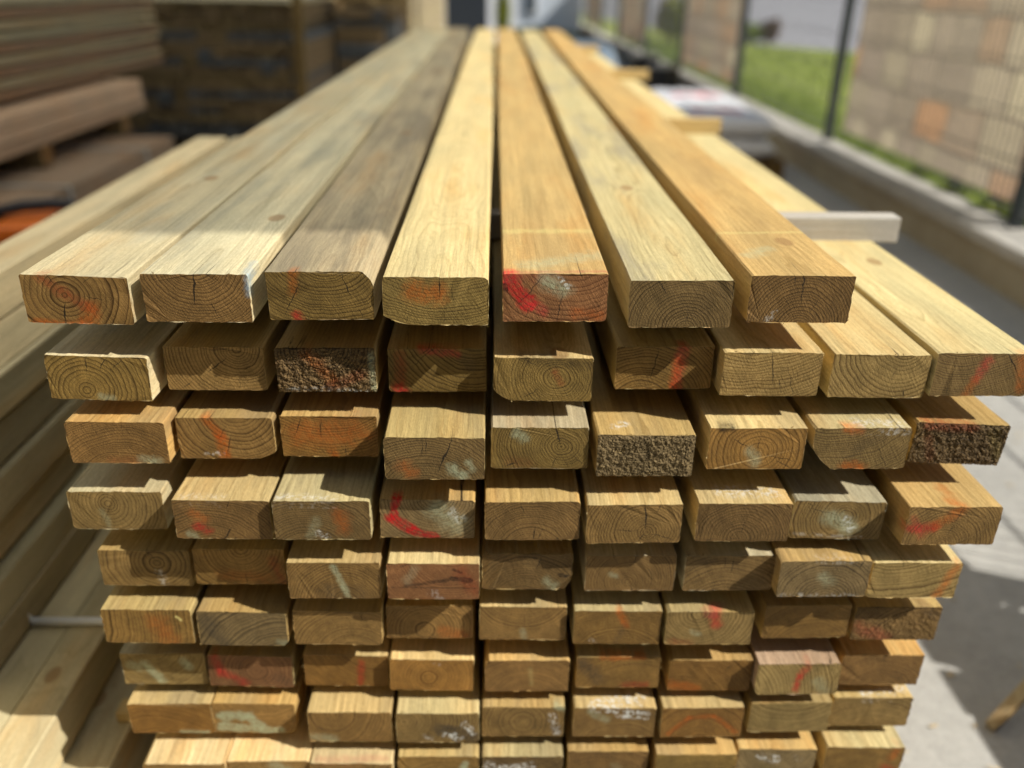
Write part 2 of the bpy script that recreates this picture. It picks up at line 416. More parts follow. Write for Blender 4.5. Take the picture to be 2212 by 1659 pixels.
# lawn and road beyond the low wall
bm = bmesh.new()
lawn = [(2.36, -4), (60, -4), (60, 6.0), (9.0, 10.5), (5.66, 14.8), (4.3, 17.0), (3.6, 24), (2.36, 40)]
f = bm.faces.new([bm.verts.new((x, y, -.705)) for x, y in lawn])
ml, g, b = new_mat('lawn_grass')
p = g.obj(); n1 = g.noise(p, 1.1, 4, .6); n2 = g.noise(p, 25, 4, .7)
c = g.mix(n1, (.24, .30, .045), (.38, .43, .07)); c = g.mix(.6, c, g.mix(n2, (.5, .5, .5), (1.5, 1.5, 1.4)), 'MULTIPLY')
g.l.new(c, b.inputs['Base Color']); b.inputs['Roughness'].default_value = .8
tag(mesh_obj('lawn', bm, ml), 'sunlit green lawn beyond the fence', 'lawn', kind='structure')
bm = bmesh.new()
f = bm.faces.new([bm.verts.new((x, y, -.712)) for x, y in ((2.36, 13), (70, 4), (70, 120), (2.36, 120))])
tag(mesh_obj('road', bm, M_road), 'grey asphalt road beyond the lawn', 'road', kind='structure')

# ------------------------------------------------------------------ main stack
ZT = [0.0, -0.084, -0.1584, -0.2399, -0.3171, -0.3939, -0.4761, -0.5439, -0.612]
FIT = {
(1,1):(-0.4404,0.7668,-1.23,-0.0019),(1,2):(-0.3284,0.7664,0.02,-0.0004),(1,3):(-0.2116,0.7649,0.58,0.0030),(1,4):(-0.1025,0.7613,0.25,-0.0000),(1,5):(0.0110,0.7654,0.51,0.0027),(1,6):(0.1331,0.7698,0.77,-0.0047),(1,7):(0.2495,0.7710,0.18,0.0012),
(2,1):(-0.4406,0.7760,-1.60,-0.0036),(2,2):(-0.3301,0.7923,-0.16,-0.0011),(2,3):(-0.2165,0.7860,0.33,0.0010),(2,4):(-0.1048,0.7917,0.48,-0.0019),(2,5):(0.0033,0.7765,-0.36,-0.0039),(2,6):(0.1283,0.7928,0.46,0.0016),(2,7):(0.2342,0.7740,-0.28,0.0042),(2,8):(0.3474,0.7790,-0.53,0.0004),(2,9):(0.4527,0.7771,-0.12,0.0032),
(3,1):(-0.4314,0.7665,-0.48,0.0016),(3,2):(-0.3258,0.7815,0.13,-0.0018),(3,3):(-0.2182,0.7825,-0.19,0.0005),(3,4):(-0.1055,0.7347,-0.36,0.0023),(3,5):(0.0009,0.7588,-0.13,0.0006),(3,6):(0.1097,0.7550,-0.02,-0.0053),(3,7):(0.2240,0.7551,0.13,0.0025),(3,8):(0.3328,0.7569,0.59,0.0017),(3,9):(0.4492,0.7793,-2.31,-0.0021),
(4,1):(-0.4498,0.7726,-0.24,-0.0040),(4,2):(-0.3297,0.7476,-0.68,0.0018),(4,3):(-0.2248,0.7405,-0.03,0.0053),(4,4):(-0.1159,0.7533,-0.89,-0.0007),(4,5):(-0.0054,0.7447,0.33,0.0017),(4,6):(0.1015,0.7409,0.70,0.0003),(4,7):(0.2183,0.7426,-0.15,0.0018),(4,8):(0.3269,0.7585,-1.41,-0.0051),(4,9):(0.4415,0.7404,0.04,-0.0011),
(5,1):(-0.4336,0.7755,-0.76,-0.0049),(5,2):(-0.3281,0.7718,-0.28,-0.0007),(5,3):(-0.2191,0.7468,-0.37,-0.0000),(5,4):(-0.1111,0.7432,-0.38,0.0015),(5,5):(-0.0086,0.7587,0.14,0.0023),(5,6):(0.1063,0.7586,-0.09,-0.0000),(5,7):(0.2170,0.7595,0.35,-0.0010),(5,8):(0.3167,0.7420,0.13,0.0048),(5,9):(0.4219,0.7486,-0.42,-0.0020),
(6,1):(-0.4370,0.7598,-0.87,0.0023),(6,2):(-0.3301,0.7588,-1.40,0.0001),(6,3):(-0.2225,0.7599,-1.47,-0.0002),(6,4):(-0.1187,0.7721,-0.71,-0.0029),(6,5):(-0.0112,0.7640,-0.77,0.0018),(6,6):(0.0972,0.7583,-0.63,0.0001),(6,7):(0.2027,0.7559,0.00,0.0005),(6,8):(0.3187,0.7663,0.63,0.0003),(6,9):(0.4252,0.7667,-0.26,-0.0020),
(7,1):(-0.4409,0.7837,-0.50,-0.0020),(7,2):(-0.3356,0.7798,-2.39,-0.0010),(7,3):(-0.2215,0.7788,-1.60,-0.0003),(7,4):(-0.1184,0.7703,-1.23,-0.0000),(7,5):(-0.0048,0.7649,-0.23,0.0025),(7,6):(0.1046,0.7687,-0.09,0.0040),(7,7):(0.2167,0.7682,-0.69,-0.0007),(7,8):(0.3185,0.7574,0.58,0.0023),(7,9):(0.4305,0.7802,-0.48,-0.0048),
(8,1):(-0.4386,0.7704,-0.21,-0.0018),(8,2):(-0.3372,0.7708,-1.29,-0.0016),(8,3):(-0.2180,0.7541,-0.55,0.0002),(8,4):(-0.1120,0.7522,-0.39,-0.0001),(8,5):(-0.0082,0.7595,-0.28,0.0017),(8,6):(0.1039,0.7586,-0.67,0.0012),(8,7):(0.2105,0.7558,0.58,0.0021),(8,8):(0.3212,0.7630,0.71,0.0021),(8,9):(0.4302,0.7778,-0.65,-0.0038),
(9,1):(-0.4207,0.7397,-0.51,0.0),(9,2):(-0.3200,0.7430,-0.20,0.0),(9,3):(-0.2179,0.7393,-1.30,0.0),(9,4):(-0.1123,0.7483,-0.32,0.0),(9,5):(-0.0079,0.7471,-0.25,0.0),(9,6):(0.0990,0.7542,-0.35,0.0),(9,7):(0.2084,0.7486,-0.07,0.0),(9,8):(0.3121,0.7564,-0.66,0.0),(9,9):(0.4260,0.7590,-1.35,0.0),
}
# look of every end: d = what sets it apart, p = pith (mm), s = ring spacing, e / t = end and side wood, st = stains, cr = checks, w = wane
B = {
(1,1): dict(d='pale timber with orange and red stained growth rings', p=(-11, 5), s=5.6, e='tan', t='weathered', dirt=.6, dc=(.36, .35, .26), st=[(-30, 20, 14, -10, 8, 'rb', .75), (14, -8, 8, -20, 10, 'or', .75), (-42, -24, 0, -24, 6, 'or', .7)], cr=[(-100, 6, 32, .5, 40), (-5, 14, 40, .25, 30)], far=-.002),
(1,2): dict(d='timber with long check and pale blue painted right corner', p=(2, 38), s=3.1, e='brown', t='weathered', dirt=.85, dc=(.28, .265, .19), knot=(30, 210, 7), st=[(50, 22, 49, 4, 5, 'bl', .6)], cr=[(-97, 10, 46, .75, 90), (-75, 40, 62, .3, 20)], ts=[(48, 6, 46, 40, 6, 'bl', .5)], far=-.004),
(1,3): dict(d='olive timber with red spot and rounded right corner', p=(8, 62), s=3.4, e='olive', t='grey', dirt=.9, st=[(-24, 22, -26, 4, 7, 'or', .6), (-24, -20, -22, -24, 7, 'rd', .8)], cr=[(-118, 50, 95, .35, 30), (-72, 40, 70, .4, 40)], w={'TR': (9, 13)}, far=-.022),
(1,4): dict(d='yellow swirl-grained timber with rounded lower left corner', p=(6, 105), s=2.6, e='olive', t='straw', dirt=.22, wd=.06, knot=(4, 235, 13), st=[(-22, 10, 2, 8, 14, 'or', .7)], cr=[(-91, 78, 104, .4, 60), (-84, 82, 112, .2, 30)], w={'BL': (27, 10)}, far=.012),
(1,5): dict(d='golden timber with bright red paint on its end', p=(16, 58), s=5.0, e='rose', t='gold', dirt=.6, dc=(.35, .225, .085), knot=None, st=[(-46, 20, -26, -6, 12, 'rd', .95), (-26, -6, -10, -14, 7, 'pk', .7), (-8, 18, 8, 10, 11, 'mint', .8), (20, -14, 42, -18, 9, 'or', .5), (-49, 12, -47, 8, 3.5, 'bk', 1.0), (5, 18, 12, 12, 5, 'wh', .9)], cr=[(-100, 46, 90, .3, 20), (-128, 40, 90, .3, 20)], ts=[(-20, 30, 45, 60, 20, 'mint', .45), (-48, 4, 48, 8, 6, 'pk', .4), (-50, 150, 50, 152, 12, 'yl', .5)], far=.018),
(1,6): dict(d='straw coloured timber with evenly arched brown rings', p=(6, -26), s=3.0, e='brown', t='straw', dirt=.95, dc=(.27, .235, .165), st=[], cr=[(85, 4, 22, .2, 20)], far=.03),
(1,7): dict(d='golden timber with knot on top and vertically checked end', p=(2, -28), s=3.0, e='brown', t='gold', dirt=.6, dc=(.34, .21, .08), knot=(16, 118, 5), st=[(-22, -14, -30, -22, 4, 'wh', .5)], cr=[(92, 24, 56, .55, 90), (60, 14, 36, .25, 15), (120, 18, 40, .2, 15)], ts=[(-50, 150, 50, 158, 5, 'yl', .6), (-34, 66, -12, 90, 14, 'mint', .45)], far=.04),
(2,1): dict(d='light brown timber with loose pale fibres across its end', p=(-14, -13), s=4.0, e='olive', t='greengrey', st=[(10, -22, 0, -20, 6, 'mint', .5)], cr=[(82, 16, 42, .35, 60)], knot=None),
(2,2): dict(d='timber set back, with arched rings and a diagonal shadow', p=(24, 22), s=3.4, e='tan', t='honey', cr=[(-140, 12, 44, .35, 20), (-92, 28, 48, .2, 10)]),
(2,3): dict(d='dark rough sawn timber end smeared with red and orange', p=(0, 26), s=3.6, e='dark', t='honey', rough=.0022, st=[(-18, 18, 4, -8, 9, 'or', .5), (4, -18, 34, -4, 8, 'rb', .5), (-40, -20, 40, -24, 4, 'wh', .5), (46, 18, 48, -20, 5, 'mint', .5)]),
(2,4): dict(d='olive timber with red top edge and red corner', p=(40, 60), s=4.4, e='olive', t='honey', st=[(-38, 16, -36, -22, 8, 'rb', .7), (-40, -20, -36, -24, 9, 'rd', .8), (-16, 23, 20, 18, 6, 'pk', .75), (26, 12, 36, 4, 8, 'gr', .35)], cr=[(-140, 40, 92, .25, 15)]),
(2,5): dict(d='timber with knot and cut off lower left corner', p=(14, 2), s=2.7, e='olive', t='straw', knot=(16, 12, 3), st=[(-20, 22, 48, 16, 8, 'bk', .5), (12, 8, 18, -4, 6, 'rb', .6)], cr=[(-60, 8, 30, .2, 10)], w={'BL': (19, 13)}),
(2,6): dict(d='shaded timber with red orange band at its right', p=(-22, -52), s=3.4, e='honey', t='honey', st=[(18, 24, 14, -22, 9, 'pk', .75), (14, 6, 12, -22, 8, 'or', .5)], cr=[(78, 40, 76, .45, 60), (66, 50, 74, .25, 20)]),
(2,7): dict(d='pale timber with flat rings and a vertical check', p=(-20, 135), s=3.6, e='pale', t='straw', st=[], cr=[(-81, 108, 150, .4, 40), (-74, 130, 170, .3, 10)]),
(2,8): dict(d='pale yellow timber with wide cup shaped rings', p=(20, 34), s=4.6, e='pale', t='straw', dirt=.3, dc=(.40, .31, .15), knot=None, cr=[(-100, 20, 40, .15, 10)], st=[]),
(2,9): dict(d='yellow timber with pink and orange stripes down its end', p=(-24, 88), s=2.4, e='brown', t='straw', dirt=.4, dc=(.40, .29, .13), st=[(2, 16, -6, -4, 8, 'pk', .75), (-7, -4, -12, -24, 7, 'or', .6), (36, 18, 44, -14, 9, 'or', .6)], cr=[(-55, 76, 104, .6, 60), (-95, 66, 112, .2, 10)]),
(3,1): dict(d='timber with tight flat rings, slightly rosy along its lower edge', p=(2, -62), s=2.7, e='brown', t='honey', st=[(-8, -20, 20, -22, 8, 'rb', .3), (22, -20, 38, -22, 7, 'mint', .6)]),
(3,2): dict(d='timber with orange diagonal band and rounded lower right', p=(14, 36), s=4.2, e='tan', t='honey', st=[(-20, 24, -6, 4, 7, 'or', .75), (-6, 4, -2, -24, 8, 'or', .8), (-24, -18, -6, -18, 3, 'wh', .5)], cr=[(-105, 30, 62, .35, 30), (-120, 20, 50, .2, 20)], w={'BR': (17, 8)}),
(3,3): dict(d='timber with a broad orange stain over its end', p=(0, 92), s=3.0, e='honey', t='honey', st=[(-30, 2, 26, 6, 22, 'or', .5), (0, -18, 4, -22, 7, 'or', .6)], cr=[(-112, 72, 98, .4, 40), (-96, 70, 96, .4, 40)]),
(3,4): dict(d='jutting timber with diagonal check and pale green patch', p=(-12, -58), s=3.0, e='brown', t='honey', st=[(-30, -10, -26, -16, 12, 'or', .65), (18, -12, 28, -20, 9, 'mint', .8), (34, -4, 38, -12, 6, 'mint', .6)], cr=[(70, 42, 92, .55, 60), (90, 58, 84, .25, 70)]),
(3,5): dict(d='timber with round pith rings and open top check', p=(22, 2), s=2.9, e='olive', t='grey', st=[(-24, 17, -16, 12, 8, 'mint', .7), (-30, -16, -10, -18, 9, 'rb', .25)], cr=[(106, 3, 28, .8, 130), (-110, 10, 30, .35, 20), (-40, 12, 36, .3, 10)]),
(3,6): dict(d='light grey rough torn timber end', p=(0, 60), s=3.0, e='soot', t='honey', rough=.0018, st=[], ts=[(-30, 18, -20, 24, 8, 'wh', .8)]),
(3,7): dict(d='timber with oval rings and splintered top edge', p=(2, -4), s=4.6, e='honey', t='straw', st=[(-6, -4, 2, -16, 9, 'mint', .55), (-28, 23, -40, 22, 4, 'bk', .85)], cr=[(150, 6, 34, .35, 10), (-15, 4, 46, .35, 10), (92, 2, 16, .4, 10)]),
(3,8): dict(d='timber with lower left corner cut away, orange below', p=(-26, 78), s=3.0, e='tan', t='straw', st=[(-12, -20, 6, -24, 9, 'or', .8), (-18, 23, -2, 20, 6, 'or', .7), (-14, -10, 20, 14, 9, 'gr', .25)], cr=[(-60, 80, 118, .25, 10)], w={'BL': (23, 27)}, ts=[(0, 12, 40, 8, 14, 'wh', .5)]),
(3,9): dict(d='dark rough sawn timber end, reddish along its upper edge', p=(2, -22), s=3.4, e='dark', t='honey', rough=.0020, st=[(-40, 22, 10, 20, 8, 'rb', .8), (-34, 6, -26, -18, 7, 'rb', .4), (34, 16, 46, -10, 9, 'ol', .5)], w={'BR': (6, 4)}),
(4,1): dict(d='plain tan timber with round rings and a sunlit top edge', p=(-8, 8), s=3.8, e='tan', t='pale', st=[(-16, 0, -12, -20, 5, 'mint', .3)]),
(4,2): dict(d='timber with a red blot at its lower left', p=(-18, -58), s=3.0, e='brown', t='straw', st=[(-30, 8, -18, 0, 8, 'or', .55), (-26, -8, -16, -14, 8, 'rd', .8), (-36, -18, -30, -22, 6, 'mint', .6)], cr=[(62, 28, 56, .6, 20), (88, 40, 74, .2, 10)], ts=[(-40, 8, 0, 6, 8, 'wh', .25)]),
(4,3): dict(d='timber with orange right half and whitish top edge', p=(-18, -52), s=3.0, e='brown', t='straw', st=[(18, 8, 22, -8, 12, 'or', .65), (-4, -16, 2, -20, 6, 'wh', .8), (-6, 0, -14, -20, 8, 'mint', .3)], ts=[(-45, 8, 10, 6, 9, 'wh', .45)]),
(4,4): dict(d='grey green timber with vivid red paint streak', p=(8, 30), s=3.6, e='grey', t='honey', st=[(-32, 24, -36, -2, 7, 'rd', 1.0), (-38, 0, -18, -12, 9, 'rd', .95), (-16, -14, 6, -24, 8, 'rd', .95), (12, 12, 30, -6, 18, 'mint', .55), (26, 10, 34, 0, 8, 'wh', .6)]),
(4,5): dict(d='timber with dense arched rings and short checks', p=(0, -42), s=2.7, e='brown', t='honey', cr=[(84, 16, 36, .5, 20), (72, 18, 36, .3, 10), (110, 66, 92, .3, 40), (70, 70, 96, .3, 40)]),
(4,6): dict(d='timber with star shaped checks and cracked top', p=(14, -10), s=3.0, e='tan', t='straw', st=[], cr=[(96, 2, 36, .8, 110), (-20, 4, 34, .4, 10), (175, 4, 40, .3, 10), (-125, 2, 14, .5, 10), (70, 24, 40, .3, 40)]),
(4,7): dict(d='dark brown timber with low arched rings', p=(-2, -20), s=3.1, e='brown', t='straw', st=[], cr=[(80, 4, 24, .3, 10), (120, 8, 30, .2, 10)], ts=[(-20, 24, 30, 20, 16, 'wh', .6)]),
(4,8): dict(d='timber with a shiny pale green patch over its pith', p=(8, 4), s=3.8, e='tan', t='grey', st=[(-6, 4, 14, -8, 15, 'mint', .75), (8, 2, 16, -10, 7, 'wh', .8), (-44, -18, 30, -22, 3, 'wh', .3)], cr=[(165, 8, 50, .3, 10)]),
(4,9): dict(d='yellow timber with red left and orange top marks', p=(-6, -22), s=3.0, e='tan', t='gold', dirt=.1, st=[(-44, -4, -20, -2, 9, 'rd', .75), (-18, 2, 6, 22, 9, 'or', .55), (-44, 12, -30, -14, 6, 'pk', .5)], cr=[(70, 10, 30, .2, 10)], ts=[(0, 6, 2, 40, 10, 'or', .6)]),
(5,1): dict(d='timber half in shadow with wide rings and white flecks', p=(14, 8), s=5.0, e='tan', t='honey', st=[(14, -4, 18, -20, 6, 'wh', .5)], cr=[(120, 4, 22, .3, 20)]),
(5,2): dict(d='orange brown timber with a dull red right corner', p=(4, 26), s=3.8, e='honey', t='honey', st=[(38, 8, 46, -20, 9, 'rb', .6), (-20, -12, 30, -16, 12, 'or', .25)]),
(5,3): dict(d='timber with dark half round heart and pale streak', p=(10, -30), s=3.2, e='tan', t='straw', st=[(-6, -18, 22, -20, 18, 'gr', .5), (0, 18, 14, -22, 5, 'mint', .75)], cr=[(100, 36, 56, .3, 30)]),
(5,4): dict(d='reddish worm eaten timber with dark holes', p=(18, 40), s=2.6, e='rose', t='straw', st=[(20, 4, 40, 2, 4.2, 'bk', 1.0), (-30, -6, 16, 2, 3.2, 'bk', .8), (22, 16, 30, 12, 2.6, 'bk', .9), (0, -16, 6, -22, 7, 'wh', .4), (30, 12, 44, -10, 12, 'rb', .6), (-20, 16, -28, 0, 8, 'mint', .25), (-46, -8, 46, -9, 1.2, 'bk', .7)]),
(5,5): dict(d='timber with a broken ragged lower right corner', p=(-2, -44), s=3.0, e='brown', t='honey', st=[(22, -12, 30, -20, 8, 'mint', .5), (36, -4, 44, -6, 3.2, 'bk', .9)], cr=[(75, 44, 70, .35, 60)], w={'BR': (9, 20)}, ragged=2.5),
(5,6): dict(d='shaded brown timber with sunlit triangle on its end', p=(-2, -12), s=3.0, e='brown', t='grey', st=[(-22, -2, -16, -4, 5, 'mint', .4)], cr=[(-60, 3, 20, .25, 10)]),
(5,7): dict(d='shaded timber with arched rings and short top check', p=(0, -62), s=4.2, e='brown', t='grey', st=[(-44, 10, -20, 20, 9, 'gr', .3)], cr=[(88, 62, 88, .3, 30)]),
(5,8): dict(d='grey timber with white specks along its lower edge', p=(4, -30), s=3.6, e='grey', t='honey', st=[(-2, 4, 6, -2, 10, 'mint', .45), (-46, -22, 40, -23, 4, 'wh', .4), (-10, 23, 30, 22, 4, 'wh', .25)]),
(5,9): dict(d='pale timber with broad flat rings and an orange right edge', p=(-30, 150), s=5.0, e='pale', t='straw', dirt=.1, st=[(44, 18, 30, -20, 8, 'or', .65)], cr=[]),
(6,1): dict(d='timber with upright rings and an orange right half', p=(-160, 14), s=4.4, e='honey', t='honey', st=[(10, 6, 22, -18, 16, 'or', .45), (34, 14, 38, 10, 2.6, 'yl', .9)]),
(6,2): dict(d='weathered grey timber with dark left and rounded corners', p=(44, -64), s=4.2, e='grey', t='honey', st=[(-40, 10, -26, -20, 13, 'gr', .7), (40, -18, 46, -20, 6, 'mint', .5)], w={'BR': (5, 6), 'TR': (8, 3)}),
(6,3): dict(d='plain brown timber with a rounded right edge', p=(18, -44), s=3.6, e='tan', t='honey', st=[], w={'BR': (3, 5)}),
(6,4): dict(d='timber crossed by diagonal shadow, orange at lower right', p=(-6, -12), s=3.8, e='tan', t='honey', st=[(16, -14, 40, -20, 12, 'or', .45)]),
(6,5): dict(d='plain tan timber with sagging rings', p=(0, 52), s=3.6, e='tan', t='straw', st=[(0, -10, 2, -20, 6, 'mint', .4)], cr=[(-88, 36, 60, .2, 10)]),
(6,6): dict(d='timber with an orange streak down its middle', p=(4, -58), s=3.4, e='honey', t='straw', st=[(2, 22, 10, 2, 6, 'or', .75), (8, 2, 0, -22, 6, 'gr', .4), (-30, -18, -26, -20, 4, 'wh', .4)]),
(6,7): dict(d='knotty timber with red blob below its top edge', p=(-14, 20), s=4.4, e='tan', t='honey', st=[(6, 20, 8, 4, 9, 'rd', .7), (-18, -6, -12, -8, 6, 'mint', .5), (-40, -20, -20, -22, 7, 'rb', .5)], ts=[(0, 4, 10, 10, 12, 'pk', .5)]),
(6,8): dict(d='plain timber set back with its upper half in shadow', p=(10, -50), s=4.0, e='honey', t='honey', st=[]),
(6,9): dict(d='timber end rough and pinkish at its lower left', p=(30, -40), s=3.8, e='brown', t='honey', rough=.0010, st=[(-44, -4, -10, -20, 12, 'pk', .4), (30, 18, 44, 14, 8, 'gr', .4)]),
(7,1): dict(d='pale timber blotched with pale green', p=(-10, 30), s=4.0, e='pale', t='grey', st=[(-22, 8, -6, -18, 8, 'mint', .8), (-40, 6, -30, 0, 8, 'mint', .5), (24, 14, 30, 4, 7, 'mint', .7)], cr=[(-80, 20, 40, .3, 10)]),
(7,2): dict(d='reddish timber with a curved red mark on its left', p=(6, 2), s=4.2, e='rose', t='honey', st=[(-42, 20, -36, -2, 8, 'rd', .6), (-36, -2, -8, -20, 8, 'rd', .6), (30, -10, 44, -20, 12, 'gr', .35)]),
(7,3): dict(d='timber with a short red stroke right of centre', p=(40, 60), s=3.6, e='honey', t='straw', st=[(18, 14, 16, -20, 6, 'rd', .55)]),
(7,4): dict(d='plain timber jutting forward with closed oval rings', p=(-4, -4), s=3.8, e='honey', t='straw', st=[(4, 18, 10, 16, 3, 'wh', .5)]),
(7,5): dict(d='brown timber with a clipped upper left corner', p=(2, -50), s=3.2, e='brown', t='gold', st=[(4, 10, 6, -14, 4, 'yl', .25)], w={'TL': (5, 8)}),
(7,6): dict(d='timber with dark grooved corner and red foot', p=(20, -60), s=3.6, e='honey', t='gold', st=[(-44, 14, -24, -8, 14, 'gr', .8), (8, -20, 34, -20, 8, 'rd', .5), (-20, 22, 30, 23, 5, 'or', .7)]),
(7,7): dict(d='timber with an orange smear at its lower left', p=(-30, -60), s=4.0, e='honey', t='gold', st=[(-46, -14, -14, -20, 10, 'or', .6)]),
(7,8): dict(d='pale timber jutting forward with a red paint mark', p=(-90, -30), s=4.0, e='pale', t='rose', st=[(10, 18, 2, 4, 8, 'rd', .6), (2, 4, 0, -16, 7, 'rd', .75), (24, -4, 36, -18, 10, 'mint', .4)], w={'BL': (6, 8), 'TR': (4, 5)}),
(7,9): dict(d='plain brown timber with arched rings', p=(4, -40), s=3.6, e='brown', t='gold', st=[]),
(8,1): dict(d='plain brown timber with a pale green rim at its bottom', p=(-20, -90), s=4.6, e='honey', t='straw', st=[(10, -22, 40, -24, 5, 'mint', .7)]),
(8,2): dict(d='timber with a broad pale green swathe across its end', p=(10, 60), s=4.0, e='tan', t='honey', st=[(-40, 2, -8, 4, 10, 'mint', .95), (-40, -14, 30, -20, 9, 'mint', .9), (-10, 4, 8, -14, 8, 'mint', .9)], w={'BR': (7, 9)}),
(8,3): dict(d='plain tan timber with a pale green lower left corner', p=(-20, 20), s=3.8, e='tan', t='straw', st=[(-44, -16, -20, -20, 8, 'mint', .5)]),
(8,4): dict(d='timber with a black and white mouldy right side', p=(-40, 10), s=4.2, e='tan', t='straw', st=[(6, -2, 46, -18, 14, 'gr', .9), (10, -10, 26, -16, 7, 'wh', .95), (34, 6, 42, -8, 7, 'wh', .95), (-16, -14, -8, -18, 4, 'wh', .8)]),
(8,5): dict(d='plain timber with white specks near its right edge', p=(0, 0), s=4.6, e='tan', t='gold', st=[(36, 8, 42, -20, 7, 'wh', .8), (40, -10, 48, -20, 10, 'gr', .4), (40, 23, 48, 20, 5, 'mint', .7)]),
(8,6): dict(d='timber with a white smear below its top edge', p=(10, -60), s=4.4, e='tan', t='straw', st=[(6, 14, 38, 12, 9, 'wh', 1.0), (-30, 16, -10, 4, 8, 'mint', .5)], ts=[(-20, 4, 30, 14, 14, 'wh', .9)]),
(8,7): dict(d='timber with an orange arc drawn across its end', p=(0, -30), s=4.6, e='honey', t='straw', st=[(-40, -18, -16, 8, 5, 'or', .6), (-16, 8, 14, 10, 5, 'or', .6), (14, 10, 42, -16, 5, 'or', .6)]),
(8,8): dict(d='plain pale timber right of the orange arc', p=(0, 80), s=5.0, e='pale', t='gold', st=[]),
(8,9): dict(d='plain yellowish timber with white specks on top', p=(10, -80), s=5.0, e='tan', t='gold', st=[], ts=[(-10, 6, 40, 14, 9, 'wh', .8)]),
(9,1): dict(d='pale timber with green blotches and a rounded left corner', p=(-10, -40), s=4.4, e='tan', t='pale', st=[(-30, 4, 10, -6, 13, 'mint', .8)], w={'TL': (4, 5)}),
(9,2): dict(d='timber with a pale green right half', p=(20, -60), s=4.4, e='tan', t='pale', st=[(10, 10, 44, -10, 16, 'mint', .7)]),
(9,3): dict(d='timber with a rosy tinge on its sunlit top edge', p=(-10, 40), s=4.0, e='tan', t='pale', st=[(-30, -4, 0, -10, 12, 'mint', .35)], ts=[(-40, 6, 40, 8, 8, 'pk', .3)]),
(9,4): dict(d='brown timber with a slanting pale green stroke', p=(10, -50), s=4.2, e='honey', t='gold', st=[(34, 12, 22, -18, 6, 'mint', .9)]),
(9,5): dict(d='timber with scattered white paint flecks', p=(0, 60), s=4.2, e='brown', t='straw', st=[(-42, 12, -30, -4, 9, 'wh', 1.0), (-26, 4, 10, 8, 8, 'wh', .9), (0, -10, 6, -14, 6, 'mint', .7)]),
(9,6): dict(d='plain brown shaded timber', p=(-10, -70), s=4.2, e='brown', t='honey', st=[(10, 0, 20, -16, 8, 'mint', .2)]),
(9,7): dict(d='plain olive timber', p=(14, -60), s=4.4, e='olive', t='gold', st=[]),
(9,8): dict(d='greyish timber with white specks, its lower right side sloping', p=(0, 30), s=4.4, e='grey', t='gold', st=[(-20, 12, 0, 6, 9, 'wh', 1.0), (24, 10, 30, 6, 5, 'wh', .8), (-10, -10, 10, -20, 10, 'ol', .5)], w={'BR': (46, 14)}),
(9,9): dict(d='yellow brown timber with orange marks on its right edge', p=(-10, -60), s=4.4, e='honey', t='straw', st=[(40, 18, 36, 6, 8, 'or', .6), (30, -10, 42, -18, 9, 'rd', .55)]),
}
ROWW = ['top', 'second', 'third', 'fourth', 'fifth', 'sixth', 'seventh', 'eighth', 'ninth']
COLW = ['first', 'second', 'third', 'fourth', 'fifth', 'sixth', 'seventh', 'eighth', 'ninth']
TW, TH, YEND = 0.100, 0.048, 5.32
for (r, c), (X, Y, rot, dz) in FIT.items():
    q = B[r, c]
    rng = random.Random(r * 100 + c)
    a = R(rot); w = TW; h = TH
    cx = X + (w / 2) * math.cos(a) + (h / 2) * math.sin(a)
    cz = ZT[r - 1] + dz + (w / 2) * math.sin(a) - (h / 2) * math.cos(a)
    L = YEND + rng.uniform(-.03, .03) - Y
    bm = timber_mesh(w, h, L, rng, q.get('w'), q.get('ragged', 1.0), q.get('rough', 0.0), bow=rng.uniform(-.002, .002))
    extra = []
    if r < 8:
        for kk in range(2 if r < 6 else 1):      # short radial checks reaching in from the edges
            tx, tz = rng.uniform(-44, 44), rng.choice((24, 24, -24)) * rng.uniform(.8, 1.0)
            dx_, dz_ = tx - q['p'][0], tz - q['p'][1]; rr_ = math.hypot(dx_, dz_)
            extra.append((math.degrees(math.atan2(dz_, dx_)), rr_ - rng.uniform(8, 20), rr_ + 4, rng.uniform(.16, .36), rng.uniform(15, 120)))
    m = wood_material('wood_%d_%d' % (r, c), q['p'], q['s'], q['e'], q['t'], q.get('dirt', .5), dirtcol=q.get('dc', (.19, .155, .10)), seed=r * 3.7 + c * 1.31, knot=q.get('knot', (rng.uniform(-30, 30), rng.uniform(300, 900), 6)),
                      slope=(rng.uniform(-.012, .012), rng.uniform(-.02, .02)), stains=q.get('st', ()), cracks=list(q.get('cr', ())) + extra, topstains=q.get('ts', ()), wander=q.get('wd', .016))
    o = mesh_obj('timber', bm, m)
    o.location = (cx, Y, cz)
    o.rotation_euler = (0, -a, -q.get('far', rng.uniform(-.008, .008)) / L)
    n = 7 if r == 1 else 9
    pos = 'leftmost' if c == 1 else 'rightmost' if c == n else COLW[c - 1] + ' from left'
    tag(o, '%s, %s in %s row' % (q['d'], pos, ROWW[r - 1]), 'timber', 'timbers of the stickered stack')

# the rows below the picture's edge, down to the bearers
for r in (10, 11):
    for c in range(9):
        rng = random.Random(r * 55 + c)
        bm = timber_mesh(TW, TH, 4.5, rng, step=.01)
        m = wood_material('wood_low_%d_%d' % (r, c), (rng.uniform(-20, 20), rng.uniform(-60, 60)), 4.0, 'tan', 'honey', seed=r + c * .77)
        o = mesh_obj('timber', bm, m)
        o.location = (-0.385 + c * .108, .75 + rng.uniform(-.012, .018), -0.612 - .0735 * (r - 9) - TH / 2)
        tag(o, 'timber in the lowest rows of the stack, below the picture edge', 'timber', 'timbers of the lowest rows')

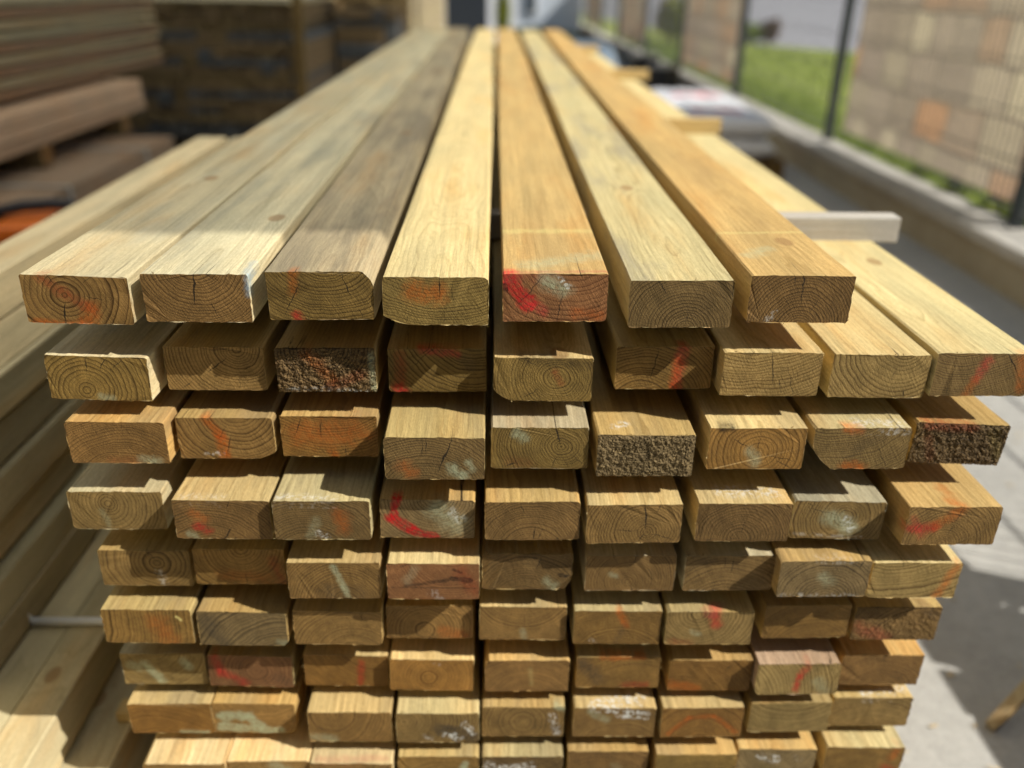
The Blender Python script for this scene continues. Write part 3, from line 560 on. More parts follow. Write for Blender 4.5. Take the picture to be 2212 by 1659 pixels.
# spacer sticks
def stick(y, ztop, zbot, mat, label, x0=-.452, x1=.575, wd=.034, seed=1, group=None, ry=0.0):
    rng = random.Random(seed)
    h = zbot - ztop
    bm = timber_mesh(wd, abs(ztop - zbot), x1 - x0, rng, step=.006, ragged=.8, loops=[0, .003, .01, .05, .2, .5])
    o = mesh_obj('spacer_stick', bm, mat)
    o.rotation_euler = (0, 0, R(90) + ry)      # +y -> -x : its cut end shows at the right
    o.location = (x1, y + wd / 2, (ztop + zbot) / 2)
    tag(o, label, 'stick', group or 'spacer sticks between the rows')
M_white = wood_material('whitewashed_wood', (0, 60), 4.0, 'pale', 'white', dirt=.30, dirtcol=(.36, .27, .17), seed=4.4)
M_stick = wood_material('spacer_wood', (0, 50), 4.0, 'tan', 'straw', dirt=.25, seed=6.1)
stick(1.192, -.048, -.084, M_white, 'whitewashed spacer stick poking out right under the top row', x1=.590, seed=2)
stick(2.150, -.048, -.084, M_stick, 'tan spacer stick behind the whitewashed one, under the top row', x1=.566, seed=3)
stick(3.430, -.048, -.084, M_stick, 'far spacer stick under the top row near the white sacks', x1=.60, seed=4)
stick(4.75, -.048, -.084, M_stick, 'farthest spacer stick under the top row', x1=.555, seed=5)
for r in range(2, 11):
    zt_low = ZT[r] if r < 9 else -0.612 - .0735 * (r - 8)
    zb_up = (ZT[r - 1] if r < 10 else -0.6855) - TH
    for k, yy in enumerate((1.20, 3.0, 4.8)):
        stick(yy, zb_up, zt_low, M_stick, 'spacer stick hidden between the lower rows of the stack', x0=-.43, x1=.53, seed=r * 7 + k, group='spacer sticks hidden in the stack')
for k, yy in enumerate((1.1, 3.0, 4.9)):
    bm = bmesh.new(); add_box(bm, -.45, .55, -.05, .05, ZG, -.7590 - TH, .003)
    o = mesh_obj('bearer_beam', bm, M_stick); o.location = (0, yy, 0)
    tag(o, 'squared bearer beam carrying the stack off the ground', 'beam', 'bearer beams under the stack')

# ------------------------------------------------------------------ unseen canopy roof added over the left side (casts the shade)
roof = empty('added_canopy', (0, 0, ZG))
M_sheet, g, b = new_mat('roof_sheet')
tr = g.n.new('ShaderNodeBsdfTranslucent'); g.l.new(g.mix(g.mr(g.noise(g.v('MULTIPLY', g.obj(), (.5, 1.6, 0.0)), 1.0, 2.0), .35, .65), (.50, .53, .53), (.72, .74, .72)), tr.inputs['Color'])
df = g.n.new('ShaderNodeBsdfDiffuse'); df.inputs['Color'].default_value = (.06, .06, .06, 1)
ad = g.n.new('ShaderNodeAddShader'); g.l.new(tr.outputs[0], ad.inputs[0]); g.l.new(df.outputs[0], ad.inputs[1])
g.l.new(ad.outputs[0], g.n['Material Output'].inputs['Surface'])
M_steel = simple('grey_steel', (.16, .17, .18), .5, .6)
EX, EY, EZ = 2.03, 0.07, 2.2
bm = bmesh.new()
n = 150; x0, x1 = -6.0, 1.42
va, vb = [], []
for i in range(n + 1):
    x = x0 + (x1 - x0) * i / n
    z = EZ + (0.018 if i % 2 else -.018) + .10 * (EX - x)
    va.append(bm.verts.new((x, EY, z - ZG))); vb.append(bm.verts.new((x, 7.4, z - ZG)))
for i in range(n): bm.faces.new((va[i], va[i + 1], vb[i + 1], vb[i]))
sh = mesh_obj('roof_sheet', bm, M_sheet, roof)
bm = bmesh.new(); x = 1.43  # slats added so part of the sun reaches the left boards
while x < EX:
    z = EZ - ZG + .10 * (EX - x)
    add_box(bm, x, x + .022, EY, 7.4, z, z + .003); x += .036
o = mesh_obj('shade_slats', bm, M_sheet, roof); o['kind'] = 'stuff'
for (x, y) in ((-5.6, .4), (-5.6, 7.2), (-3.75, 7.2), (-3.75, .4)):
    bm = bmesh.new(); add_box(bm, x - .06, x + .06, y - .06, y + .06, 0, EZ - ZG + .10 * (EX - x) - .03)
    mesh_obj('roof_post', bm, M_steel, roof)
for y in (.4, 3.8, 7.2):
    bm = bmesh.new()
    v = add_box(bm, -5.9, 1.40, y - .04, y + .04, 0, .12)
    for q in v: q.co.z += EZ - ZG - .16 + .10 * (EX - q.co.x)
    mesh_obj('roof_beam', bm, M_steel, roof)
tag(roof, 'unseen canopy roof with a slatted verge, added to shade the left boards', 'roof')

# ------------------------------------------------------------------ unseen dark shed added behind the camera to cut fill light
shed = empty('light_block_shed', (-2.0, -2.3, ZG))
M_clad = simple('dark_cladding', (.055, .042, .030), .8, 0, .4, 3)
bm = bmesh.new(); add_box(bm, -5.5, 4.2, -4.0, -.03, 0, 3.6); mesh_obj('wall', bm, M_clad, shed)
for k in range(52):
    bm = bmesh.new(); add_box(bm, -5.5 + k * .187, -5.5 + k * .187 + .175, -.03, -.008, .05, 3.55); mesh_obj('cladding_board', bm, M_clad, shed)
bm = bmesh.new()
vs = [bm.verts.new(q) for q in ((-5.8, .25, 3.6), (4.5, .25, 3.6), (4.5, -4.3, 3.6), (-5.8, -4.3, 3.6), (-5.8, -2.0, 4.7), (4.5, -2.0, 4.7))]
for f in ((0, 1, 5, 4), (2, 3, 4, 5), (1, 2, 5), (3, 0, 4), (0, 3, 2, 1)): bm.faces.new([vs[i] for i in f])
mesh_obj('roof', bm, M_steel, shed)
tag(shed, 'unseen dark clad shed added behind the viewpoint to block sky light', 'shed')

# ------------------------------------------------------------------ low wall, coping, fence
wall = empty('low_wall', (2.13, 0, ZG))
bm = bmesh.new(); add_box(bm, 0.02, .21, -3.0, 40.0, 0, .165)
mesh_obj('wall_body', bm, M_wall, wall)
rng = random.Random(5); y = -3.0; base = None
cop = []
while y < 24:
    L = 1.52
    bm = bmesh.new(); add_box(bm, -.02 + rng.uniform(-.006, .006), .235, y + .006, y + L - .006, .165, .213 + rng.uniform(-.003, .004), .006)
    mesh_obj('coping_stone', bm, M_coping, wall); y += L
bm = bmesh.new(); add_box(bm, -.02, .235, y + .006, 40, .165, .213, .006); mesh_obj('coping_stone', bm, M_coping, wall)
tag(wall, 'low rendered wall with pale coping stones carrying the mesh fence', 'wall')

M_post = simple('anthracite_paint', (.030, .036, .042), .45, .2)
M_wire = simple('anthracite_wire', (.17, .17, .17), .5, .0)
M_screen, g, b = new_mat('printed_stone_screen')
p = g.obj(); x, y_, z = g.xyz(p)
br = g.n.new('ShaderNodeTexBrick'); g.l.new(g.vec(g.m('ADD', y_, g.m('MULTIPLY', g.m('SUBTRACT', g.noise(p, 3.0, 2), .5), .10)), g.m('ADD', z, g.m('MULTIPLY', g.m('SUBTRACT', g.noise(p, 4.0, 2), .5), .06)), 0.0), br.inputs['Vector'])
br.inputs['Scale'].default_value = 1.0; br.inputs['Brick Width'].default_value = .34; br.inputs['Row Height'].default_value = .21
br.inputs['Mortar Size'].default_value = .016; br.inputs['Mortar Smooth'].default_value = 1.0; br.offset = .43; br.squash = .7; br.squash_frequency = 3
br.inputs['Color1'].default_value = (.0, .0, .0, 1); br.inputs['Color2'].default_value = (1, 1, 1, 1); br.inputs['Mortar'].default_value = (.5, .5, .5, 1); br.inputs['Bias'].default_value = 0.0
rampn = g.n.new('ShaderNodeValToRGB'); g.l.new(br.outputs['Color'], rampn.inputs[0])
el = rampn.color_ramp.elements
el[0].position = 0; el[0].color = (.60, .545, .48, 1); el[1].position = 1.0; el[1].color = (.76, .58, .43, 1)
for ps, cc in ((.2, (.67, .62, .53)), (.4, (.60, .54, .49)), (.6, (.76, .71, .60)), (.75, (.60, .55, .49)), (.86, (.76, .57, .42)), (.90, (.63, .57, .50))):
    e = el.new(ps); e.color = (*cc, 1)
sc = g.mix(br.outputs['Fac'], rampn.outputs[0], (.43, .395, .355))
sc = g.mix(1.0, sc, (.99, .975, .985), 'MULTIPLY')
sc = g.mix(.5, sc, g.mix(g.noise(p, 18, 4), (.7, .7, .7), (1.25, 1.25, 1.25)), 'MULTIPLY')
tr = g.n.new('ShaderNodeBsdfTranslucent'); df = g.n.new('ShaderNodeBsdfDiffuse'); mx = g.n.new('ShaderNodeMixShader'); mx.inputs[0].default_value = .75
g.l.new(sc, tr.inputs['Color']); g.l.new(sc, df.inputs['Color']); g.l.new(df.outputs[0], mx.inputs[1]); g.l.new(tr.outputs[0], mx.inputs[2])
g.l.new(mx.outputs[0], g.n['Material Output'].inputs['Surface'])

fence = empty('mesh_fence', (2.30, 0, ZG + .213))
PY = [.95, 3.62, 5.93, 8.38, 11.04, 13.73, 16.73, 19.55, 22.4, 25.2]
FH = 1.40
for y in PY:
    bm = bmesh.new(); add_box(bm, -.03, .03, y - .02, y + .02, 0, FH + .06, .004)
    mesh_obj('post', bm, M_post, fence)
for k in range(len(PY) - 1):
    ya, yb = PY[k] + .02, PY[k + 1] - .02
    bm = bmesh.new()
    nw = int((yb - ya) / .05)
    for i in range(nw + 1):
        y = ya + .02 + i * (yb - ya - .04) / nw
        add_box(bm, -.002, .001, y - .002, y + .002, .05, FH)
    for zz in [.07 + j * .2 for j in range(7)]:
        add_box(bm, -.006, -.0025, ya, yb, zz, zz + .004); add_box(bm, .0015, .005, ya, yb, zz, zz + .004)
    o = mesh_obj('mesh_panel', bm, M_wire, fence); o['kind'] = 'stuff'
for (ya, yb) in ((3.68, 5.72), (8.46, 10.98), (13.80, 16.60), (19.6, 22.3)):
    bm = bmesh.new(); ny = 40; nz = 8; gv = {}
    for i in range(ny + 1):
        for j in range(nz + 1):
            y = ya + (yb - ya) * i / ny; z = .095 + (FH - .11) * j / nz
            gv[i, j] = (bm.verts.new((.0115 + .002 * math.sin(i * 1.3 + j), y, z)), bm.verts.new((.0135 + .002 * math.sin(i * 1.3 + j), y, z)))
    for i in range(ny):
        for j in range(nz):
            bm.faces.new((gv[i, j][0], gv[i, j + 1][0], gv[i + 1, j + 1][0], gv[i + 1, j][0]))
            bm.faces.new((gv[i, j][1], gv[i + 1, j][1], gv[i + 1, j + 1][1], gv[i, j + 1][1]))
    mesh_obj('privacy_screen', bm, M_screen, fence)
tag(fence, 'dark steel mesh fence with stone print privacy screens on the low wall', 'fence')

# grass blades and weeds along the fence foot
def leaf_mat(name, c1, c2):
    m, g, b = new_mat(name)
    n = g.noise(g.obj(), 14, 3)
    col = g.mix(n, c1, c2)
    b.inputs['Roughness'].default_value = .6
    g.l.new(col, b.inputs['Base Color'])
    tr = g.n.new('ShaderNodeBsdfTranslucent'); g.l.new(col, tr.inputs['Color'])
    mx = g.n.new('ShaderNodeMixShader'); mx.inputs[0].default_value = .4
    g.l.new(b.outputs[0], mx.inputs[1]); g.l.new(tr.outputs[0], mx.inputs[2]); g.l.new(mx.outputs[0], g.n['Material Output'].inputs['Surface'])
    return m
M_blade = leaf_mat('grass_blade', (.14, .22, .025), (.32, .40, .06))
rng = random.Random(8); bm = bmesh.new()
for k in range(15000):
    if k < 5000: x = 2.375 + rng.random() ** 2 * .5; y = rng.uniform(2.4, 18)
    else: x = 2.44 + rng.random() * 3.2; y = rng.uniform(4, 17)
    if y > 15.5 - (x - 4) * 1.0: continue
    h = rng.uniform(.03, .09) * (1.6 if k < 5000 else 1.0); w = rng.uniform(.004, .010); a = rng.uniform(0, 6.28); lx, ly = rng.uniform(-.03, .03), rng.uniform(-.03, .03)
    ca, sa = math.cos(a) * w, math.sin(a) * w
    v = [bm.verts.new((x - ca, y - sa, -.705)), bm.verts.new((x + ca, y + sa, -.705)), bm.verts.new((x + lx, y + ly, -.705 + h))]
    bm.faces.new(v)
tag(mesh_obj('grass', bm, M_blade), 'green grass blades beyond the fence foot', 'grass', kind='stuff')

def leafy(name, loc, rx, rz, n, mat, label, cat, size=.04, seed=1, stem=True, group=None):
    t = empty(name, loc); rng = random.Random(seed)
    bm = bmesh.new()
    for k in range(n):
        while True:
            v = Vector((rng.uniform(-1, 1), rng.uniform(-1, 1), rng.uniform(-1, 1)))
            if .15 < v.length < 1: break
        lump = 0.75 + .35 * mnoise.noise(v * 2.2 + Vector((seed, 0, 0)))
        c0 = Vector((v.x * rx * lump, v.y * rx * lump, rz + v.z * rz * lump))
        if c0.z < .01: c0.z = rng.uniform(.01, .05)
        u = Vector((rng.uniform(-1, 1), rng.uniform(-1, 1), rng.uniform(-.6, .8))).normalized(); wv = u.cross(Vector((rng.random(), rng.random(), 1))).normalized()
        s = size * rng.uniform(.6, 1.3)
        vs = [bm.verts.new(c0 - u * s), bm.verts.new(c0 + wv * s * .45), bm.verts.new(c0 + u * s), bm.verts.new(c0 - wv * s * .45)]
        bm.faces.new(vs)
    mesh_obj('crown', bm, mat, t)
    if stem:
        for k in range(4):
            bm = bmesh.new(); a = rng.uniform(0, 6.28)
            add_tube(bm, [(0, 0, 0), (math.cos(a) * rx * .2, math.sin(a) * rx * .2, rz * .6), (math.cos(a) * rx * .5, math.sin(a) * rx * .5, rz * 1.4)], [.02, .014, .006], 6)
            mesh_obj('stem', bm, M_bark, t)
    tag(t, label, cat, group)
M_bark = simple('bark', (.10, .07, .045), .9)
M_leafd = leaf_mat('dark_leaf', (.02, .05, .015), (.06, .11, .03))
M_leafr = leaf_mat('red_leaf', (.10, .07, .03), (.22, .09, .05))
M_leafy = leaf_mat('yellow_leaf', (.20, .24, .03), (.40, .42, .06))
for k, (y, x, s) in enumerate(((3.95, 2.43, .08), (4.35, 2.42, .06), (3.72, 2.43, .09), (4.75, 2.44, .05))):
    leafy('weed', (x, y, -.70), s * 1.4, s * .8, 130, M_leafd if k != 3 else M_blade, ['dark green weed clump under the near privacy screen', 'small weed between two coping joints under the screen', 'weed clump beside the nearest fence post', 'yellow green weed tuft under the screen'][k], 'weed', .03, k + 3, False)
leafy('shrub', (4.62, 16.3, -.71), .30, .20, 900, M_blade, 'green shrub on the lawn edge by the road', 'shrub', .05, 21)
leafy('shrub', (4.95, 16.2, -.71), .22, .24, 600, M_leafr, 'reddish shrub beside the green one on the lawn edge', 'shrub', .05, 22)
leafy('shrub', (3.35, 17.6, -.71), .35, .40, 700, M_leafr, 'red flowering shrub seen through the far open fence bay', 'shrub', .06, 23)
leafy('shrub', (2.9, 14.6, -.71), .30, .45, 800, M_leafy, 'yellow green shrub close behind the far fence', 'shrub', .06, 24)
leafy('shrub', (.18, 16.4, ZG), .16, .60, 800, M_leafy, 'yellow green shrub right of the dark post', 'shrub', .06, 25)
leafy('shrub', (-1.25, 16.0, ZG), .30, .75, 900, M_leafy, 'yellow green shrub left of the dark post', 'shrub', .06, 26)

# ------------------------------------------------------------------ sacks, tarp and bits along the wall
M_sack, g, b = new_mat('white_sack')
p = g.obj(); x, y_, z = g.xyz(p)
n = g.noise(p, 6, 3)
band = g.m('MULTIPLY', g.mr(g.m('ABSOLUTE', g.m('ADD', y_, .16)), .085, .10, 1, 0), g.mr(g.m('ABSOLUTE', x), .17, .2, 1, 0))
brk = g.mr(g.noise(g.v('MULTIPLY', p, (30, 6, 1)), 1, 2), .45, .55)
g.l.new(g.mix(g.m('MULTIPLY', band, g.m('MULTIPLY_ADD', brk, .5, .35)), g.mix(n, (.70, .71, .74), (.80, .80, .82)), (.75, .05, .06)), b.inputs['Base Color']); b.inputs['Roughness'].default_value = .35
def sack(loc, rz, seed, label, sx=.30, sy=.42, sz=.075):
    rng = random.Random(seed); bm = bmesh.new(); nu, nv = 20, 28; gv = {}
    for sgn in (1, -1):
        for i in range(nu + 1):
            for j in range(nv + 1):
                u, v = i / nu * 2 - 1, j / nv * 2 - 1
                edge = max(0, (1 - abs(u) ** 4)) ** .5 * max(0, (1 - abs(v) ** 6)) ** .5
                wr = mnoise.noise(Vector((u * 2.5 + seed, v * 3, sgn))) * .18 + mnoise.noise(Vector((u * 7 + seed, v * 8, sgn))) * .06
                z = sz * (1 + sgn * edge * (1 + wr)) if sgn > 0 else sz * (1 - edge)
                if sgn < 0 and (i in (0, nu) or j in (0, nv)): gv[sgn, i, j] = gv[1, i, j]
                else: gv[sgn, i, j] = bm.verts.new((u * sx, v * sy, z))
        for i in range(nu):
            for j in range(nv):
                q = (gv[sgn, i, j], gv[sgn, i + 1, j], gv[sgn, i + 1, j + 1], gv[sgn, i, j + 1])
                try: bm.faces.new(q if sgn > 0 else q[::-1])
                except ValueError: pass
    o = mesh_obj('sack', bm, M_sack, smooth=True); o.location = loc; o.rotation_euler = (0, 0, rz)
    tag(o, label, 'sack', 'white sacks beside the wall')
M_pal = wood_material('pallet_wood', (0, 50), 4, 'tan', 'khaki', dirt=.4, seed=9.2)
def pallet(loc, sx, sy, label, rz=0):
    t = empty('pallet', loc, rz)
    for k in range(3):
        bm = bmesh.new(); add_box(bm, -sx / 2 + k * (sx - .1) / 2, -sx / 2 + k * (sx - .1) / 2 + .1, -sy / 2, sy / 2, 0, .10); mesh_obj('runner', bm, M_pal, t)
    nb_ = max(4, int(sy / .15))
    for k in range(nb_):
        y = -sy / 2 + k * (sy - .1) / (nb_ - 1)
        bm = bmesh.new(); add_box(bm, -sx / 2, sx / 2, y, y + .1, .1, .122); mesh_obj('deck_board', bm, M_pal, t)
    tag(t, label, 'pallet')
pallet((1.52, 6.45, ZG), .8, 1.7, 'wooden pallet under the white sacks')
for k, (x, y, z, lab) in enumerate(((1.50, 6.0, 0, 'lower white sack at the near end of the pallet'), (1.52, 6.90, 0, 'lower white sack at the far end of the pallet'), (1.50, 6.02, .13, 'top white sack with red print nearest the stack'), (1.53, 6.88, .13, 'top white sack with red print farther along the pallet'))):
    sack((x, y, ZG + .122 + z), (k % 2) * .06 - .03, k + 2, lab, sx=.36, sy=.44)
# blue grey tarpaulin bundle and two dark drums with pale lids
M_tarp = simple('blue_grey_tarpaulin', (.20, .26, .32), .5, 0, .4, 5)
bm = bmesh.new(); nu, nv = 16, 24; gv = {}
for i in range(nu + 1):
    for j in range(nv + 1):
        u, v = i / nu * 2 - 1, j / nv * 2 - 1
        e = min(1, (1 - abs(u)) * 5, (1 - abs(v)) * 7)
        gv[i, j] = bm.verts.new((u * .42 + .03 * mnoise.noise(Vector((u * 3, v * 5, 1))), v * 1.3, max(0.0, .34 * e + (.05 * mnoise.noise(Vector((u * 4, v * 6, 4))) if e > 0 else 0))))
for i in range(nu):
    for j in range(nv): bm.faces.new((gv[i, j], gv[i + 1, j], gv[i + 1, j + 1], gv[i, j + 1]))
o = mesh_obj('tarpaulin', bm, M_tarp, smooth=True); o.location = (1.35, 13.6, ZG); tag(o, 'blue grey tarpaulin covering a low bundle beyond the stack', 'tarpaulin')
M_rub = simple('black_plastic', (.02, .02, .022), .5); M_lid = simple('pale_lid', (.48, .47, .42), .6)
for k, (x, y) in enumerate(((1.86, 9.75), (1.90, 11.2))):
    t = empty('drum', (x, y, ZG))
    bm = bmesh.new(); add_tube(bm, [(0, 0, 0), (0, 0, .02), (0, 0, .15), (0, 0, .30), (0, 0, .34)], [.17, .18, .185, .18, .175], 24); mesh_obj('drum_body', bm, M_rub, t, True)
    bm = bmesh.new(); add_tube(bm, [(0, 0, .34), (0, 0, .37), (0, 0, .375)], [.165, .165, .14], 24); mesh_obj('drum_lid', bm, M_lid, t)
    tag(t, ['black drum with a pale lid just behind the sacks', 'farther black drum with a pale lid along the wall'][k], 'drum', 'black drums by the wall')

# ------------------------------------------------------------------ left neighbour pile of long boards
def long_board(x0, x1, y0, y1, z0, z1, side, label, seed, dirt=.35, end='tan', pith=(0, -50), group='boards of the left neighbour pile'):
    rng = random.Random(seed)
    w, h = x1 - x0, z1 - z0
    bm = timber_mesh(w, h, y1 - y0, rng, step=.008, bow=rng.uniform(-.002, .002))
    m = wood_material('left_wood_%d' % seed, pith, 4.5, end, side, dirt, seed=seed * 1.17, slope=(rng.uniform(-.01, .01), rng.uniform(-.02, .02)), knot=(rng.uniform(-20, 20), rng.uniform(400, 1100), 8))
    o = mesh_obj('timber', bm, m); o.location = ((x0 + x1) / 2, y0, (z0 + z1) / 2)
    tag(o, label, 'timber', group)
LB = [
 (-.700, -.545, .25, 4.0, -.910, -.780, 'shade', 'lowest grey brown beam beside the main stack, in deep shade'),
 (-.870, -.705, .25, 4.0, -.910, -.782, 'shade', 'low shaded beam under the sunlit left boards'),
 (-.677, -.614, .22, 3.9, -.778, -.700, 'greengrey', 'sunlit beam of the left pile nearest the main stack'),
 (-.742, -.681, .28, 3.9, -.779, -.702, 'greengrey', 'sunlit beam of the left pile, second from the main stack'),
 (-.900, -.746, .20, 3.8, -.778, -.700, 'shade', 'beam under the tall left tier'),
 (-.850, -.738, .20, 3.6, -.697, -.640, 'shade', 'board low in the tall left tier'),
 (-.848, -.741, .24, 3.6, -.637, -.580, 'greengrey', 'greenish board standing proud in the left tier'),
 (-.862, -.760, .30, 3.4, -.572, -.515, 'shade', 'set back board in the left tier, above the greenish one'),
 (-.856, -.748, .30, 3.3, -.508, -.445, 'shade', 'shaded board two above the proud greenish one in the left tier'),
 (-.858, -.756, .30, 3.3, -.437, -.375, 'khaki', 'khaki board halfway up the left tier'),
 (-.852, -.745, .30, 3.2, -.366, -.300, 'greengrey', 'greenish board in the upper left tier'),
 (-.850, -.748, .30, 2.9, -.292, -.228, 'shade', 'shaded board just below the top of the left tier'),
 (-.822, -.742, .30, 2.46, -.220, -.155, 'shade', 'topmost long board of the left tier beside the stack'),
]
KP = .926
for k, (x0, x1, y0, y1, z0, z1, sd, lab) in enumerate(LB):
    zb, zt_ = .2516 + (z0 - .2516) * KP, .2516 + (z1 - .2516) * KP
    if k < 2: zb = ZG
    long_board(x0 * KP, x1 * KP, y0 * KP, y1 * KP, zb, zt_, sd, lab, 60 + k)
# pale rod laid across the boards, and a small cross stick lower down
M_rod = simple('pale_grey_steel', (.86, .88, .90), .4, .0, .05)
bm = bmesh.new(); add_tube(bm, [(-.687, 1.006, -.622), (-.57, 1.006, -.6225), (-.46, 1.009, -.623)], .0062, 10)
add_tube(bm, [(-.687, 1.006, -.622), (-.6885, 1.004, -.612), (-.6895, 1.002, -.602)], .0072, 8)
tag(mesh_obj('steel_rod', bm, M_rod, smooth=True), 'thin pale metal rod laid across the left boards', 'rod')
bm = timber_mesh(.030, .020, .10, random.Random(3), step=.008, loops=[0, .003, .01, .1]); o = mesh_obj('spacer_stick', bm, M_stick); o.rotation_euler = (0, 0, R(90)); o.location = (-.425, .905, -.696)
tag(o, 'short cross stick on the lowest beam beside the stack', 'stick')

# ------------------------------------------------------------------ packs of timber in the background
def pack(name, x0, x1, y0, y1, z0, z1, nx, nz, mats, label, gap=.006, jitter=.03, seed=1, straps=(), axis='y', cat='timber pack', strapmat=None):
    t = empty(name, ((x0 + x1) / 2, y0, z0)); rng = random.Random(seed)
    if axis == 'y': w, h, L = (x1 - x0) / nx - gap, (z1 - z0) / nz - gap, y1 - y0
    protos = []
    for m in mats:
        bm = timber_mesh(w, h, L, rng, step=.02, ragged=.6, loops=[0, .003, .01, .1, .6, 1.5])
        o = mesh_obj('plank', bm, m, t); o.location = (-9999, 0, 0); protos.append(o)
    used = set(); layer = [rng.randrange(len(mats)) for _ in range(nz)]
    for i in range(nx):
        for j in range(nz):
            k = layer[j] if rng.random() < .72 else rng.randrange(len(mats))
            if k in used:
                o = protos[k].copy(); C.objects.link(o); o.parent = t
            else:
                o = protos[k]; used.add(k)
            o.location = (x0 + (i + .5) * (x1 - x0) / nx - (x0 + x1) / 2, rng.uniform(0, jitter), (j + .5) * (z1 - z0) / nz)
    for k in range(len(mats)):
        if k not in used: bpy.data.objects.remove(protos[k])
    for y in straps:
        bm = bmesh.new()
        a, c_ = (x1 - x0) / 2 + .003, z1 - z0 + .003
        for (p0, p1) in (((-a, 0), (-a, c_)), ((-a, c_), (a, c_)), ((a, c_), (a, 0))):
            xa, xb = sorted((p0[0], p1[0])); za, zb = sorted((p0[1], p1[1]))
            add_box(bm, xa - .001, xb + .001, y - y0 - .012, y - y0 + .012, max(za, 0) - .001, zb + .001)
        mesh_obj('strap', bm, strapmat or M_rub, t)
    tag(t, label, cat)
    return t
def wm(n, side, end, seed, dirt=.4, shift=1.0): return wood_material(n, (random.uniform(-30, 30), random.uniform(-60, 60)), 4.5, end, side, dirt, seed=seed, shift=shift)
ENDS['ink'] = ((.085, .090, .098), (.045, .048, .053)); ENDS['soil'] = ((.19, .145, .085), (.11, .08, .045)); ENDS['ochre'] = ((.23, .17, .085), (.13, .095, .045))
dk = [wm('dark_stain_a', 'black', 'ink', 2.2), wm('dark_stain_b', 'black', 'ink', 3.3, shift=1.25), wm('dark_brown', 'brown', 'soil', 4.4), wm('dark_ochre', 'brown', 'ochre', 5.5)]
# long greenish pack, upper left, on a pinkish pack, on a grey pink one
gm = [wm('moss_plank_a', 'khaki', 'olive', 1.5), wm('moss_plank_b', 'khaki', 'tan', 2.5, shift=.8), wm('moss_plank_c', 'grey', 'tan', 3.5, shift=.9), wm('moss_plank_d', 'rose', 'tan', 3.9, shift=.75)]
pack('timber_pack', -3.2, -2.10, 2.2, 5.80, -.255, .16, 9, 9, gm, 'long pack of greenish boards at the upper left, under the roof', jitter=.05, seed=4, gap=.014)
pm = [wm('pink_plank_a', 'rose', 'rose', 1.1, .15, 1.35), wm('pink_plank_b', 'rose', 'tan', 2.1, .15, 1.2)]
pack('timber_pack', -3.0, -1.98, 2.6, 5.05, -.440, -.275, 6, 3, pm, 'short pack of pinkish boards beneath the greenish pack', jitter=.10, seed=5)
um = [wm('umber_plank', 'umber', 'ochre', 6.6)]
for k, y in enumerate((3.0, 3.9, 4.8)):
    bm = bmesh.new(); add_box(bm, -3.1, -1.98, y - .05, y + .05, -.53, -.443, .004)
    tag(mesh_obj('bearer_beam', bm, um[0]), 'orange brown bearer beam under the pinkish pack', 'beam', 'bearers under the pinkish pack')
km = [wm('greypink_a', 'rose', 'rose', 7.1, .3, .95), wm('greypink_b', 'grey', 'rose', 7.9, .3, .95)]
pack('timber_pack', -3.1, -1.72, 2.9, 4.72, -.90, -.532, 6, 4, km, 'grey pink strapped pack on the ground at the left', jitter=.06, seed=6, straps=(3.5, 4.35), strapmat=M_lid)
# dark stained packs behind
pack('timber_pack', -3.52, -1.30, 6.30, 9.2, -.80, -.10, 21, 13, [dk[0], dk[1], dk[0], dk[2], dk[3]], 'dark stained pack of boards with their ends facing the stack', jitter=.05, seed=7, gap=.004)
pack('timber_pack', -3.40, -1.36, 6.45, 9.2, -.095, .075, 19, 3, [dk[2], dk[3], dk[2]], 'brown upper pack lying on the dark stained one', jitter=.04, seed=8)
pack('timber_pack', -1.28, -.78, 7.5, 8.15, -.86, .02, 5, 14, dk[:3], 'narrow dark pack right of the pale upright board', jitter=.05, seed=9)
pl = [wm('fresh_plank_a', 'greengrey', 'grey', 8.1, .4, .68), wm('fresh_plank_b', 'grey', 'grey', 8.6, .4, .75)]
pack('timber_pack', -1.60, -.74, 8.35, 14.6, -.86, .26, 8, 16, pl, 'pale fresh pack of boards in the sun behind the dark packs', jitter=.05, seed=10)
for k, (x, y, xx) in enumerate(((-1.88, 6.6, 1.2), (-1.88, 8.7, 1.2), (-1.02, 7.65, .5), (-1.02, 8.0, .5), (-1.15, 9.3, .85), (-1.15, 13.5, .85))):
    bm = bmesh.new(); add_box(bm, x - xx / 2, x + xx / 2, y - .05, y + .05, ZG, -.80 if k < 2 else -.86, .004)
    tag(mesh_obj('bearer_beam', bm, um[0]), 'bearer beam on the ground under the background packs', 'beam', 'bearers under the background packs')
pack('timber_pack', -3.30, -1.40, 6.42, 9.1, .079, .105, 13, 1, [wm('top_plank', 'pale', 'grey', 8.8, .3)], 'layer of pale boards on top of the brown upper pack', jitter=.05, seed=14)
# pale upright board against the dark packs, pale boards on top
bm = bmesh.new(); add_box(bm, -.035, .035, 0, .025, 0, 1.15, .002)
o = mesh_obj('upright_board', bm, wm('upright_wood', 'honey', 'tan', 9.9, .2, .75)); o.location = (-1.33, 6.22, ZG); o.rotation_euler = (R(-1.5), R(1.2), 0)
tag(o, 'orange brown board standing upright against the dark packs', 'board')
bm = timber_mesh(.16, .03, 1.2, random.Random(4), step=.02, loops=[0, .01, .3]); o = mesh_obj('timber', bm, pl[0]); o.location = (-2.38, 6.27, -.083)
tag(o, 'pale board lying on the left corner of the dark pack', 'timber')

